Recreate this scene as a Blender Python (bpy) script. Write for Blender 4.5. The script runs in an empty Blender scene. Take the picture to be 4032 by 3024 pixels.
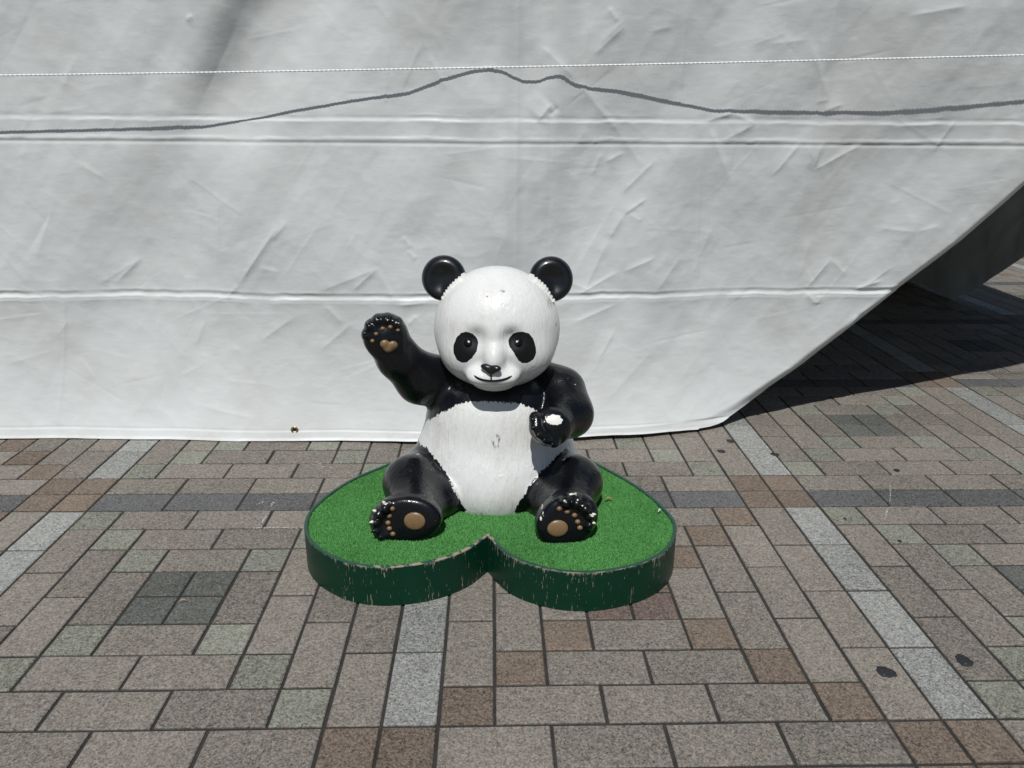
import bpy, math, random
import numpy as np
from mathutils import Vector, Matrix

random.seed(7)
rng = np.random.default_rng(11)
U = 0.15                                   # one paving module (a square paver) in metres

# ------------------------------------------------------------------ camera
F_PX, PITCH, YAW, ROLL = 3061.2, 0.33160, -0.02633, 0.00647
CAM = np.array([0.0, -19.012, 10.149])     # in paving modules; x=0 under the camera, z=0 paving top
def cam_axes():
    f = np.array([-math.sin(YAW)*math.cos(PITCH), math.cos(YAW)*math.cos(PITCH), -math.sin(PITCH)])
    r = np.array([math.cos(YAW), math.sin(YAW), 0.0]); u = np.cross(r, f)
    return r*math.cos(ROLL)+u*math.sin(ROLL), -r*math.sin(ROLL)+u*math.cos(ROLL), f
RT, UP, FW = cam_axes()
scene = bpy.context.scene
cd = bpy.data.cameras.new('camera'); co = bpy.data.objects.new('camera', cd)
scene.collection.objects.link(co); scene.camera = co
co.matrix_world = Matrix([[RT[0], UP[0], -FW[0], CAM[0]*U], [RT[1], UP[1], -FW[1], CAM[1]*U],
                          [RT[2], UP[2], -FW[2], CAM[2]*U], [0, 0, 0, 1]])
cd.sensor_width = 36.0; cd.lens = F_PX/4032*36.0; cd.clip_start = 0.05; cd.clip_end = 3000

# ------------------------------------------------------------------ light
SUN_EL, SUN_AZ = math.radians(59), math.radians(9)      # behind the camera, a little to its left
sdir = Vector((-math.sin(SUN_AZ)*math.cos(SUN_EL), -math.cos(SUN_AZ)*math.cos(SUN_EL), math.sin(SUN_EL)))
world = bpy.data.worlds.new('World'); scene.world = world; world.use_nodes = True
wn = world.node_tree.nodes; wl = world.node_tree.links
sky = wn.new('ShaderNodeTexSky'); sky.sky_type = 'NISHITA'; sky.sun_disc = False
sky.sun_elevation = SUN_EL; sky.sun_rotation = math.pi+SUN_AZ
bg = wn['Background']; bg.inputs['Strength'].default_value = 0.05
wl.new(sky.outputs[0], bg.inputs['Color'])
sl = bpy.data.lights.new('sun', 'SUN'); sl.energy = 4.4; sl.angle = math.radians(0.53); sl.color = (1.0, 0.985, 0.95)
so = bpy.data.objects.new('sun', sl); scene.collection.objects.link(so)
so.rotation_euler = sdir.to_track_quat('Z', 'Y').to_euler(); so.location = sdir*30
vs = scene.view_settings; vs.view_transform = 'Standard'; vs.look = 'None'; vs.exposure = -0.27; vs.gamma = 1.0
vs.use_curve_mapping = False

# ------------------------------------------------------------------ helpers
def ray(px, py):
    return FW+RT*((px-2016)/F_PX)-UP*((py-1512)/F_PX)
def at_y(px, py, y):
    d = ray(px, py); return CAM+d*((y-CAM[1])/d[1])
def at_z(px, py, z=0.0):
    d = ray(px, py); return CAM+d*((z-CAM[2])/d[2])
def ppu(p):                                 # photo pixels per module at a point
    return F_PX/float((np.asarray(p)-CAM) @ FW)
def z1(x, y): return 1350+x*.4973, 950+y*.4973
def z2(x, y): return 1150+x*.7233, 1550+y*.7233
def full(x, y): return x*4032/2212, y*4032/2212

def link(o, parent=None):
    scene.collection.objects.link(o)
    if parent is not None: o.parent = parent
    return o
def empty(name, loc=(0, 0, 0)):
    o = bpy.data.objects.new(name, None); o.location = Vector(loc)*U; o.empty_display_size = .1
    return link(o)
def tag(o, label=None, cat=None, group=None, kind=None):
    if label: o['label'] = label
    if cat: o['category'] = cat
    if group: o['group'] = group
    if kind: o['kind'] = kind
    return o
def world_loc(o):
    v = Vector((0, 0, 0))
    while o is not None:
        v = v+o.location; o = o.parent
    return v
def mesh(name, verts, faces, mats, parent=None, smooth=False, mat_idx=None, origin=None):
    """verts in module units, world position; the object sits at origin (or its parent's place)."""
    v = np.asarray(verts, dtype=np.float64)*U
    base = world_loc(parent) if parent is not None else Vector((0, 0, 0))
    loc = Vector(origin)*U if origin is not None else base
    v = v-np.array(loc)
    me = bpy.data.meshes.new(name)
    if isinstance(faces, np.ndarray):
        n, k = faces.shape
        me.vertices.add(len(v)); me.vertices.foreach_set('co', v.astype(np.float32).ravel())
        me.loops.add(n*k); me.loops.foreach_set('vertex_index', faces.astype(np.int32).ravel())
        me.polygons.add(n)
        me.polygons.foreach_set('loop_start', (np.arange(n)*k).astype(np.int32))
        me.update(calc_edges=True); me.validate()
    else:
        me.from_pydata([tuple(p) for p in v], [], faces)
    for m in (mats if isinstance(mats, (list, tuple)) else [mats]): me.materials.append(m)
    if mat_idx is not None: me.polygons.foreach_set('material_index', np.asarray(mat_idx, np.int32))
    me.polygons.foreach_set('use_smooth', np.full(len(me.polygons), bool(smooth)))
    me.update()
    o = bpy.data.objects.new(name, me); o.location = loc-base
    return link(o, parent)
def attr(o, name, data):
    a = o.data.attributes.new(name, 'FLOAT', 'POINT'); a.data.foreach_set('value', np.asarray(data, np.float32))

# ---- material helpers
class NT:
    def __init__(self, name):
        self.m = bpy.data.materials.new(name); self.m.use_nodes = True
        self.t = self.m.node_tree; self.n = self.t.nodes; self.l = self.t.links
        self.b = self.n['Principled BSDF']
    def node(self, kind, **kw):
        x = self.n.new('ShaderNode'+kind)
        for k, v in kw.items(): setattr(x, k, v)
        return x
    def link(self, a, b): self.l.new(a, b)
    def put(self, sock, v):
        if hasattr(v, 'is_linked') or hasattr(v, 'links'): self.l.new(v, sock)
        else: sock.default_value = v
    def math(self, op, a, b=None, c=None, clamp=False):
        x = self.node('Math', operation=op, use_clamp=clamp)
        self.put(x.inputs[0], a)
        if b is not None: self.put(x.inputs[1], b)
        if c is not None: self.put(x.inputs[2], c)
        return x.outputs[0]
    def ramp(self, v, lo, hi):
        x = self.node('MapRange', interpolation_type='SMOOTHSTEP')
        self.put(x.inputs['Value'], v); x.inputs['From Min'].default_value = lo; x.inputs['From Max'].default_value = hi
        return x.outputs[0]
    def mix(self, fac, a, b, blend='MIX'):
        x = self.node('Mix', data_type='RGBA', blend_type=blend)
        self.put(x.inputs[0], fac); self.put(x.inputs[6], a); self.put(x.inputs[7], b)
        return x.outputs[2]
    def pos(self): return self.node('NewGeometry').outputs['Position']
    def noise(self, co, scale, detail=3, rough=.55, stretch=None, dist=0.0, out='Fac'):
        if stretch is not None:
            mp = self.node('Mapping'); self.l.new(co, mp.inputs['Vector']); mp.inputs['Scale'].default_value = stretch
            co = mp.outputs[0]
        x = self.node('TexNoise'); self.l.new(co, x.inputs['Vector'])
        x.inputs['Scale'].default_value = scale; x.inputs['Detail'].default_value = detail
        x.inputs['Roughness'].default_value = rough; x.inputs['Distortion'].default_value = dist
        return x.outputs[out]
    def bump(self, h, dist, strength=1.0, normal=None):
        x = self.node('Bump'); x.inputs['Strength'].default_value = strength; x.inputs['Distance'].default_value = dist
        self.put(x.inputs['Height'], h)
        if normal is not None: self.l.new(normal, x.inputs['Normal'])
        return x.outputs[0]
    def set(self, **kw):
        for k, v in kw.items():
            self.put(self.b.inputs[k.replace('_', ' ')], v)
        return self

def rgb(r, g, b): return (r, g, b, 1.0)

# ---- paving materials
def paver_mat(name, col, speck=.30):
    t = NT(name); p = t.pos()
    oi = t.node('ObjectInfo').outputs['Random']; isl = t.node('NewGeometry').outputs['Random Per Island']
    rnd = t.math('FRACT', t.math('ADD', oi, isl))
    fine = t.noise(p, 330, 2, .7)
    grit = t.noise(p, 150, 2, .6)
    mott = t.noise(p, 16, 3, .6)
    big = t.noise(p, 1.3, 2, .5)
    v = t.math('ADD', t.math('MULTIPLY', t.math('SUBTRACT', fine, .5), speck*4.0), t.math('MULTIPLY', t.math('SUBTRACT', grit, .5), speck*3.0))
    vo = t.node('TexVoronoi'); vo.inputs['Scale'].default_value = 210; t.link(p, vo.inputs['Vector'])
    vo2 = t.node('TexVoronoi'); vo2.inputs['Scale'].default_value = 125; t.link(p, vo2.inputs['Vector'])
    g1 = t.node('SeparateColor'); t.link(vo.outputs['Color'], g1.inputs[0]); g2 = t.node('SeparateColor'); t.link(vo2.outputs['Color'], g2.inputs[0])
    v = t.math('ADD', v, t.math('MULTIPLY', t.math('SUBTRACT', g1.outputs[0], .5), .72))
    v = t.math('ADD', v, t.math('MULTIPLY', t.math('SUBTRACT', g2.outputs[0], .5), .38))
    v = t.math('ADD', v, t.math('MULTIPLY', t.math('SUBTRACT', mott, .5), .28))
    v = t.math('ADD', v, t.math('MULTIPLY', t.math('SUBTRACT', big, .5), .50))
    v = t.math('ADD', v, t.math('MULTIPLY', t.math('SUBTRACT', rnd, .5), .30))
    v = t.math('MAXIMUM', t.math('ADD', v, 1.0), .15)
    hue = t.mix(t.ramp(t.noise(p, 75, 2, .6), .35, .65), rgb(1.05, .985, .96), rgb(.955, 1.015, 1.025))
    c = t.mix(1.0, rgb(*col), hue, 'MULTIPLY')
    vv = t.node('CombineXYZ')
    for i in range(3): t.link(v, vv.inputs[i])
    c = t.mix(1.0, c, vv.outputs[0], 'MULTIPLY')
    lights = t.ramp(t.noise(p, 420, 1, .5), .70, .76)
    c = t.mix(t.math('MULTIPLY', lights, .55), c, rgb(.62, .60, .56))
    darks = t.ramp(t.noise(p, 47, 4, .75), .71, .80)
    c = t.mix(t.math('MULTIPLY', darks, .5), c, rgb(.05, .05, .05))
    t.set(Base_Color=c, Roughness=.82)
    t.b.inputs['Specular IOR Level'].default_value = .25
    t.link(t.bump(t.math('ADD', fine, t.math('MULTIPLY', grit, 1.2)), .0012, .55), t.b.inputs['Normal'])
    return t.m
PAVE = {'taupe': paver_mat('paver_taupe', (.180, .163, .143)),
        'light': paver_mat('paver_light', (.240, .244, .234), .34),
        'dark':  paver_mat('paver_charcoal', (.100, .101, .103)),
        'slate': paver_mat('paver_slate', (.098, .102, .094)),
        'brown': paver_mat('paver_brown', (.152, .120, .096)),
        'green': paver_mat('paver_sage', (.186, .188, .158), .34),
        'red':   paver_mat('paver_russet', (.140, .106, .092))}
def simple(name, col, rough=.6, spec=.5, coat=0.0):
    t = NT(name); t.set(Base_Color=rgb(*col), Roughness=rough); t.b.inputs['Specular IOR Level'].default_value = spec
    t.b.inputs['Coat Weight'].default_value = coat
    return t
tj = NT('joint_sand'); pj_ = tj.pos()
jn = tj.noise(pj_, 260, 3, .7); jm = tj.noise(pj_, 9, 3, .6)
tj.set(Base_Color=tj.mix(tj.ramp(tj.math('ADD', tj.math('MULTIPLY', jn, .6), tj.math('MULTIPLY', jm, .4)), .35, .7), rgb(.015, .0145, .0135), rgb(.050, .047, .041)), Roughness=.95)
tj.link(tj.bump(jn, .003, .8), tj.b.inputs['Normal'])
M_JOINT = tj.m

# ------------------------------------------------------------------ ground and paving
gv, gf = [(-700, -700, -.62), (700, -700, -.62), (700, 1400, -.62), (-700, 1400, -.62)], [(0, 1, 2, 3)]
tag(mesh('ground', gv, gf, PAVE['taupe']), kind='structure')
pv = [(-64, -30, -.04), (64, -30, -.04), (64, 90, -.04), (-64, 90, -.04)]
pv += [(x, y, -.7) for x, y, _ in pv]
pavement = mesh('pavement', pv, [(0, 1, 2, 3), (0, 4, 5, 1), (1, 5, 6, 2), (2, 6, 7, 3), (3, 7, 4, 0)], M_JOINT)
tag(pavement, kind='structure')

X0 = 8.0258                                  # pattern column 0 sits at local x = X0
def motif(panel_brown):
    """one 10x10 repeat: (x, y, width, depth, colour)"""
    sq = 'brown' if panel_brown else 'green'
    T = [(9, 0, 1, 1, 'brown'), (9, 1, 1, 1, 'brown'), (0, 0, 1, 1, 'brown'), (0, 1, 1, 1, 'brown')]
    for x in (1, 3, 5, 7): T += [(x, 0, 2, 1, 'dark'), (x, 1, 2, 1, 'taupe')]
    for y in (2, 4, 6, 8): T += [(0, y, 1, 2, 'light'), (9, y, 1, 2, 'taupe')]
    for x, y in ((1, 9), (2, 8), (3, 7), (3, 4), (2, 3), (1, 2), (8, 9), (7, 8), (6, 7), (6, 4), (7, 3), (8, 2)): T.append((x, y, 1, 1, sq))
    for x, y in ((4, 5), (5, 5), (4, 6), (5, 6)): T.append((x, y, 1, 1, 'red' if panel_brown else 'slate'))
    for y, xs in ((9, (2, 4, 6)), (8, (3, 5)), (7, (4,)), (4, (4,)), (3, (3, 5)), (2, (2, 4, 6))):
        for x in xs: T.append((x, y, 2, 1, 'taupe'))
    for x in (1, 8):
        for y in (3, 5, 7): T.append((x, y, 1, 2, 'taupe'))
    for x in (2, 7):
        for y in (4, 6): T.append((x, y, 1, 2, 'taupe'))
    for x in (3, 6): T.append((x, 5, 1, 2, 'taupe'))
    return T
GAP = .066
def paver_shape(w, d):
    """chamfered block centred on 0, top at z=0"""
    a, b = w/2-GAP/2, d/2-GAP/2; c = .019
    v = [(-a+c, -b+c, 0), (a-c, -b+c, 0), (a-c, b-c, 0), (-a+c, b-c, 0)]
    v += [(-a, -b, -.018), (a, -b, -.018), (a, b, -.018), (-a, b, -.018)]
    v += [(-a, -b, -.4), (a, -b, -.4), (a, b, -.4), (-a, b, -.4)]
    f = [(0, 1, 2, 3)]
    for k in (0, 4):
        for i in range(4):
            j = (i+1) % 4; f.append((k+4+i, k+4+j, k+j, k+i))
    return np.array(v), f
tiles = []
for pi in range(-6, 5):
    for pj in range(-2, 8):
        for (x, y, w, d, c) in motif((pi, pj) in ((-3, 0), (-3, -1), (-1, -1), (2, 0), (1, 2), (-2, 2), (3, 1), (0, 3), (-5, -1), (-4, 1), (-6, 1), (2, 3))):
            X, Y = pi*10+x, pj*10+y
            if pi*10+x < -60: continue
            tiles.append((X+w/2+X0, Y+d/2, w, d, c))
def vis_area(t):
    x, y, w, d, c = t
    P = np.array([(x-w/2, y-d/2, 0), (x+w/2, y-d/2, 0), (x+w/2, y+d/2, 0), (x-w/2, y+d/2, 0)])-CAM
    zz = P @ FW
    if (zz < 1).any(): return 0
    sx = 2016+F_PX*(P @ RT)/zz; sy = 1512-F_PX*(P @ UP)/zz
    if sx.max() < 0 or sx.min() > 4032 or sy.max() < 0 or sy.min() > 3024: return 0
    sx = np.clip(sx, 0, 4032); sy = np.clip(sy, 0, 3024)
    if y > 5.5 and x < X0+(y-6.0)*.1 : return 0                     # behind the hanging sheet
    if -4.2 < y < 3.0 and abs(x) < 4.2-.5*max(0, y): return 0        # under the base
    return .5*abs(np.dot(sx, np.roll(sy, 1))-np.dot(sy, np.roll(sx, 1)))
tiles.sort(key=vis_area, reverse=True)
shared = {}
def jitter():
    return random.gauss(0, .0035), random.gauss(0, .0035), random.gauss(0, .004), random.gauss(0, .004), random.gauss(0, .005)
stuff_v, stuff_f, stuff_m = [], [], []
mat_order = list(PAVE)
for i, (x, y, w, d, c) in enumerate(tiles):
    zz, rx, ry, rz, _ = (*jitter()[:2], 0, 0, 0)
    if i < 299:
        key = (w, d, c)
        if key not in shared:
            sv, sf = paver_shape(w, d)
            me = bpy.data.meshes.new('paver'); me.from_pydata([tuple(p*U) for p in sv], [], sf); me.materials.append(PAVE[c]); me.update()
            shared[key] = me
        o = bpy.data.objects.new('paver', shared[key])
        jx, jy, a, b, r = jitter()
        o.location = Vector((x+jx, y+jy, random.uniform(-.008, .008)))*U
        o.rotation_euler = (a*.6, b*.6, r*.7)
        link(o, pavement)
    else:
        sv, sf = paver_shape(w, d)
        k = len(stuff_v)*12
        stuff_v.append(sv+np.array((x+random.gauss(0, .003), y+random.gauss(0, .003), random.uniform(-.008, .008))))
        stuff_f += [tuple(k+q for q in f) for f in sf]; stuff_m += [mat_order.index(c)]*len(sf)
far = mesh('paver', np.concatenate(stuff_v), np.array(stuff_f), [PAVE[c] for c in mat_order], pavement, mat_idx=stuff_m)
tag(far, kind='stuff')

# ------------------------------------------------------------------ signed distance modelling
def sd_ellipsoid(P, c, r, rot=None):
    q = P-np.asarray(c)
    if rot is not None: q = q @ rot                      # rot columns = local axes in world
    r = np.asarray(r, float)
    k0 = np.linalg.norm(q/r, axis=-1); k1 = np.linalg.norm(q/(r*r), axis=-1)
    return np.where(k1 > 1e-9, k0*(k0-1.0)/np.maximum(k1, 1e-9), -r.min())
def sd_cone(P, a, b, ra, rb):                            # tapered capsule
    a = np.asarray(a, float); b = np.asarray(b, float); ab = b-a
    t = np.clip(((P-a) @ ab)/(ab @ ab), 0, 1)
    return np.linalg.norm(P-a-t[..., None]*ab, axis=-1)-(ra+(rb-ra)*t)
def smin(a, b, k):
    h = np.clip(.5+.5*(b-a)/k, 0, 1); return b+(a-b)*h-k*h*(1-h)
def smax(a, b, k): return -smin(-a, -b, k)
def axes_from(n, right):
    n = np.asarray(n, float); n /= np.linalg.norm(n)
    a = np.asarray(right, float); a = a-n*(a @ n); a /= np.linalg.norm(a)
    return np.stack([a, np.cross(n, a), n], 1)           # columns: long axis, short axis, normal
def sd_disc(P, c, rot, A, B, h, rnd):
    q = (P-np.asarray(c)) @ rot
    e = np.sqrt((q[..., 0]/A)**2+(q[..., 1]/B)**2+1e-9)
    d1 = (e-1)*min(A, B); d2 = np.abs(q[..., 2])-h
    return smax(d1, d2, rnd)
def sd_poly(x, z, poly):
    """signed distance to a closed polygon, negative inside"""
    poly = np.asarray(poly); n = len(poly); d = np.full(x.shape, 1e9); ins = np.zeros(x.shape, bool)
    for i in range(n):
        a, b = poly[i-1], poly[i]; e = b-a; wx, wz = x-a[0], z-a[1]
        t = np.clip((wx*e[0]+wz*e[1])/(e @ e+1e-12), 0, 1)
        d = np.minimum(d, (wx-e[0]*t)**2+(wz-e[1]*t)**2)
        c = (a[1] > z) != (b[1] > z)
        ins ^= c & (x < (b[0]-a[0])*(z-a[1])/(b[1]-a[1]+1e-12)+a[0])
    return np.where(ins, -1, 1)*np.sqrt(d)
def grad(f, P, e=.01):
    g = np.stack([f(P+np.array(o)*e)-f(P-np.array(o)*e) for o in ((1, 0, 0), (0, 1, 0), (0, 0, 1))], -1)
    return g/np.maximum(np.linalg.norm(g, axis=-1, keepdims=True), 1e-9)
def trace(f, pts):
    """points of a surface seen along the photo's rays"""
    out = []
    for px, py in pts:
        d = ray(px, py); d = d/np.linalg.norm(d); t = 12.0; hit = False
        for _ in range(140):
            s = float(f((CAM+d*t)[None, :])[0])
            if s < .002: hit = True; break
            t += max(s*.8, .003)
            if t > 28: break
        out.append(CAM+d*t if hit else None)
    return out
def surface(f, lo, hi, h):
    """naive surface nets"""
    lo = np.asarray(lo, float); n = np.ceil((np.asarray(hi)-lo)/h).astype(int)+1
    ax = [lo[i]+h*np.arange(n[i]) for i in range(3)]
    V = np.empty(n, np.float32)
    for i in range(n[0]):
        Y, Z = np.meshgrid(ax[1], ax[2], indexing='ij')
        V[i] = f(np.stack([np.full_like(Y, ax[0][i]), Y, Z], -1))
    S = V < 0
    cor = [(i, j, k) for i in (0, 1) for j in (0, 1) for k in (0, 1)]
    def sl(A, o): return A[o[0]:n[0]-1+o[0], o[1]:n[1]-1+o[1], o[2]:n[2]-1+o[2]]
    cnt = sum(sl(S, o).astype(np.int8) for o in cor)
    act = (cnt > 0) & (cnt < 8); idx = np.full(act.shape, -1, np.int64); ij = np.argwhere(act); idx[act] = np.arange(len(ij))
    pos = np.zeros((len(ij), 3)); wt = np.zeros(len(ij))
    for a in cor:
        for d in range(3):
            if a[d]: continue
            b = list(a); b[d] = 1
            va = V[tuple((ij+np.array(a)).T)]; vb = V[tuple((ij+np.array(b)).T)]
            c = (va < 0) != (vb < 0); t = np.where(c, va/(va-vb+1e-12), 0)
            p = np.tile(np.array(a, float), (len(ij), 1)); p[:, d] += t
            pos += p*c[:, None]; wt += c
    verts = lo+(ij+pos/wt[:, None])*h
    faces = []
    for d in range(3):
        e = [slice(None)]*3; e2 = [slice(None)]*3; e[d] = slice(0, -1); e2[d] = slice(1, None)
        A, B = S[tuple(e)], S[tuple(e2)]
        q = np.argwhere(A != B); u, v = (d+1) % 3, (d+2) % 3
        ok = (q[:, u] > 0) & (q[:, v] > 0) & (q[:, u] < n[u]-1) & (q[:, v] < n[v]-1); q = q[ok]
        flip = A[tuple(q.T)]
        def cell(du, dv):
            c = q.copy(); c[:, u] -= du; c[:, v] -= dv; return idx[tuple(c.T)]
        F = np.stack([cell(1, 1), cell(0, 1), cell(0, 0), cell(1, 0)], 1)
        F[~flip] = F[~flip][:, ::-1]; faces.append(F)
    for _ in range(2):
        s = f(verts); verts = verts-grad(f, verts)*np.clip(s, -h, h)[:, None]
    return verts, np.concatenate(faces)

# ------------------------------------------------------------------ panda statue: forms
TURF = .93
def prim(p, y, rpx):
    c = at_y(p[0], p[1], y); return c, rpx/ppu(c)
HEADC = at_y(1957, 1292, -.4); HR = 247/ppu(HEADC)
def head_sdf(P):
    d = sd_ellipsoid(P, HEADC, (HR, HR*.93, HR*.985))
    for px, py, y, r in ((1852, 1392, -1.05, (.62, .60, .55)), (2056, 1390, -1.05, (.64, .60, .55))):
        d = smin(d, sd_ellipsoid(P, at_y(px, py, y), r), .35)
    # brow hollows beside the bridge of the nose
    for px, py in ((1866, 1345), (2020, 1345)):
        d = smax(d, -sd_ellipsoid(P, at_y(px, py, -2.04), (.25, .40, .24)), .24)
    d = smin(d, sd_ellipsoid(P, at_y(1945, 1402, -1.47), (.33, .64, .50)), .11)         # bridge
    d = smin(d, sd_ellipsoid(P, at_y(1941, 1464, -1.50), (.60, .62, .36)), .14)         # muzzle
    for px in (1893, 1990):
        d = smin(d, sd_ellipsoid(P, at_y(px, 1476, -1.66), (.34, .42, .22)), .09)       # lip pads
    d = smin(d, sd_ellipsoid(P, at_y(1947, 1494, -1.22), (.56, .56, .23)), .12)         # chin
    return d
torso_parts = []
def torso_sdf(P):
    d = sd_ellipsoid(P, at_y(1952, 1800, -.25), (2.12, 1.72, 1.70))
    d = smin(d, sd_ellipsoid(P, at_y(1945, 1872, -.50), (1.72, 1.62, 1.22)), .4)
    d = smin(d, sd_ellipsoid(P, at_y(1952, 1600, -.25), (1.72, 1.38, 1.15)), .6)
    d = smin(d, sd_ellipsoid(P, at_y(1952, 1930, .15), (2.20, 1.4, 1.0)), .3)
    return d
def chain(P, pts, k=.18):
    d = None
    for (a, b) in zip(pts[:-1], pts[1:]):
        s = sd_cone(P, a[0], b[0], a[1], b[1]); d = s if d is None else smin(d, s, k)
    return d
LA = [prim(z1(*p), y, r*.4973) for p, y, r in (((338, 752), -.95, 156), ((440, 925), -.80, 152), ((618, 1085), -.45, 186), ((840, 1120), -.10, 215))]
RA = [prim(z1(*p), y, r*.4973) for p, y, r in (((1530, 1115), .0, 196), ((1722, 1192), -.45, 178), ((1790, 1365), -1.05, 172), ((1655, 1462), -1.95, 128))]
PAWL = axes_from((-.05, -1, .12), (.45, 0, 1))
pawl_c = at_y(*z1(338, 748), -1.0)
toesL = [at_y(1420+x*.2311, 1220+y*.2311, -1.12) for x, y in ((112, 420), (165, 262), (292, 165), (452, 150), (620, 215))]
def larm_sdf(P):
    d = chain(P, LA, .34)
    d = smin(d, sd_disc(P, pawl_c, PAWL, .55, .52, .26, .22), .14)
    for t in toesL: d = smin(d, sd_ellipsoid(P, t, (.135, .24, .135)), .07)
    return d
pawr_c = at_y(*z1(1640, 1470), -2.02)
toesR = [at_y(2060+x*.15066, 1550+y*.15066, y0) for x, y, y0 in ((330, 640, -2.28), (335, 830, -2.40), (450, 1010, -2.44), (590, 1140, -2.42), (790, 1235, -2.32))]
def rarm_sdf(P):
    d = chain(P, RA, .34)
    d = smin(d, sd_ellipsoid(P, pawr_c, (.50, .36, .47)), .2)
    for t in toesR: d = smin(d, sd_ellipsoid(P, t, (.16, .22, .15)), .08)
    return d
LL = [prim(z2(*p), y, r*.7233) for p, y, r in (((745, 440), -.5, 172), ((655, 490), -1.5, 148), ((668, 615), -2.45, 128))]
LL2 = [prim(z2(*p), y, r*.7233) for p, y, r in (((790, 480), -.9, 150), ((800, 560), -1.75, 112), ((690, 640), -2.5, 112))]
RL = [prim(z2(*p), y, r*.7233) for p, y, r in (((1450, 430), -.5, 165), ((1528, 490), -1.5, 150), ((1505, 610), -2.45, 128))]
RL2 = [prim(z2(*p), y, r*.7233) for p, y, r in (((1370, 480), -.9, 150), ((1385, 560), -1.75, 112), ((1470, 640), -2.5, 115))]
FOOTL = axes_from((-.10, -1, .16), (1, 0, .10)); footl_c = at_y(*z2(622, 676), -2.92)
FOOTR = axes_from((.08, -1, .16), (1, 0, .62)); footr_c = at_y(*z2(1492, 680), -3.05)
ftoesL = [at_y(1430+x/6.32, 1950+y/6.32, -3.10) for x, y in ((560, 260), (400, 410), (330, 610), (360, 800), (480, 950))]
ftoesR = [at_y(2080+x/6.32, 1900+y/6.32, -3.22) for x, y in ((930, 440), (1190, 450), (1410, 590), (1530, 780), (1500, 990))]
def leg_l(P):
    d = smin(chain(P, LL, .25), chain(P, LL2, .25), .25)
    f = sd_disc(P, footl_c, FOOTL, .85, .57, .30, .20)
    for t in ftoesL: f = smin(f, sd_ellipsoid(P, t, (.135, .24, .125)), .06)
    return smin(d, f, .10)
def leg_r(P):
    d = smin(chain(P, RL, .25), chain(P, RL2, .25), .25)
    f = sd_disc(P, footr_c, FOOTR, .76, .62, .30, .20)
    for t in ftoesR: f = smin(f, sd_ellipsoid(P, t, (.135, .24, .125)), .06)
    return smin(d, f, .10)
def limbs_arm(P): return np.minimum(rarm_sdf(P), larm_sdf(P))
def body_sdf(P):
    d = torso_sdf(P)
    d = smin(d, leg_l(P), .07); d = smin(d, leg_r(P), .07)
    d = smin(d, larm_sdf(P), .16); d = smin(d, rarm_sdf(P), .11)
    return smax(d, TURF-.12-P[..., 2], .02)

# ------------------------------------------------------------------ panda statue: materials
def fur_bump(t, h_dist, scale=1.0):
    p = t.pos()
    a = t.noise(p, 60*scale, 3, .6, (1.0, 1.0, .16), .6)
    b = t.noise(p, 22*scale, 2, .5, (1.0, 1.0, .30), .4)
    return t.math('ADD', t.math('MULTIPLY', a, .7), t.math('MULTIPLY', b, .6))
def painted(name, field, black_first):
    """white and black enamel split along a hand-cut fur edge"""
    t = NT(name); p = t.pos()
    f = t.node('Attribute', attribute_name=field).outputs['Fac']
    tooth = t.noise(p, 135, 2, .6, (1.0, 1.0, .35)); mid = t.noise(p, 26, 2, .5)
    amp = .165 if field == 'belly' else .03
    e = t.math('ADD', f, t.math('MULTIPLY', t.math('SUBTRACT', tooth, .5), amp))
    e = t.math('ADD', e, t.math('MULTIPLY', t.math('SUBTRACT', mid, .5), amp*.5))
    blk = t.ramp(e, -.006, .006)
    grime = t.noise(p, 9, 4, .65, (1, 1, .5)); cracks = t.noise(p, 70, 4, .7)
    white = t.mix(t.ramp(grime, .48, .80), rgb(.725, .735, .725), rgb(.62, .61, .58))
    white = t.mix(t.math('MULTIPLY', t.ramp(cracks, .70, .76), .5), white, rgb(.30, .28, .25))
    sc = t.node('Attribute', attribute_name='scuff').outputs['Fac']
    sf = t.math('MULTIPLY', t.ramp(sc, .35, .9), t.ramp(t.noise(p, 130, 2, .6, (1, 1, .12)), .46, .56))
    white = t.mix(t.math('MULTIPLY', sf, .8), white, rgb(.10, .095, .09))
    dust = t.ramp(t.noise(p, 7, 4, .65), .50, .72)
    black = t.mix(t.math('MULTIPLY', dust, .5), rgb(.0028, .0036, .0052), rgb(.010, .011, .013))
    ch = t.node('Attribute', attribute_name='chip').outputs['Fac']
    chn = t.math('ADD', ch, t.math('MULTIPLY', t.math('SUBTRACT', t.noise(p, 70, 3, .6), .5), .10))
    chip = t.ramp(chn, -.004, .004)
    col = t.mix(blk, white, black)
    col = t.mix(chip, rgb(.80, .79, .73), col)
    rough = t.math('ADD', t.math('MULTIPLY', blk, -.08), t.math('ADD', .30, t.math('MULTIPLY', t.noise(p, 25, 3, .6), .16)))
    if field == 'patch': rough = t.math('ADD', rough, t.math('MULTIPLY', blk, .30))
    t.set(Base_Color=col, Roughness=rough)
    t.b.inputs['Specular IOR Level'].default_value = .30
    t.b.inputs['Coat Weight'].default_value = .35; t.b.inputs['Coat Roughness'].default_value = .10
    strength = t.math('ADD', .75 if field == 'patch' else 1.15, t.math('MULTIPLY', blk, -.70))
    bm = t.node('Bump'); bm.inputs['Distance'].default_value = .0056
    t.link(strength, bm.inputs['Strength']); t.link(fur_bump(t, 1), bm.inputs['Height'])
    b2 = t.bump(chip, .0015, .8, bm.outputs[0])
    t.link(b2, t.b.inputs['Normal']); t.link(b2, t.b.inputs['Coat Normal'])
    return t.m
M_BODY = painted('statue_body_paint', 'belly', True)
M_HEAD = painted('statue_head_paint', 'patch', False)
M_HEAD.node_tree.nodes['Principled BSDF'].inputs['Coat Weight'].default_value = .12
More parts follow.
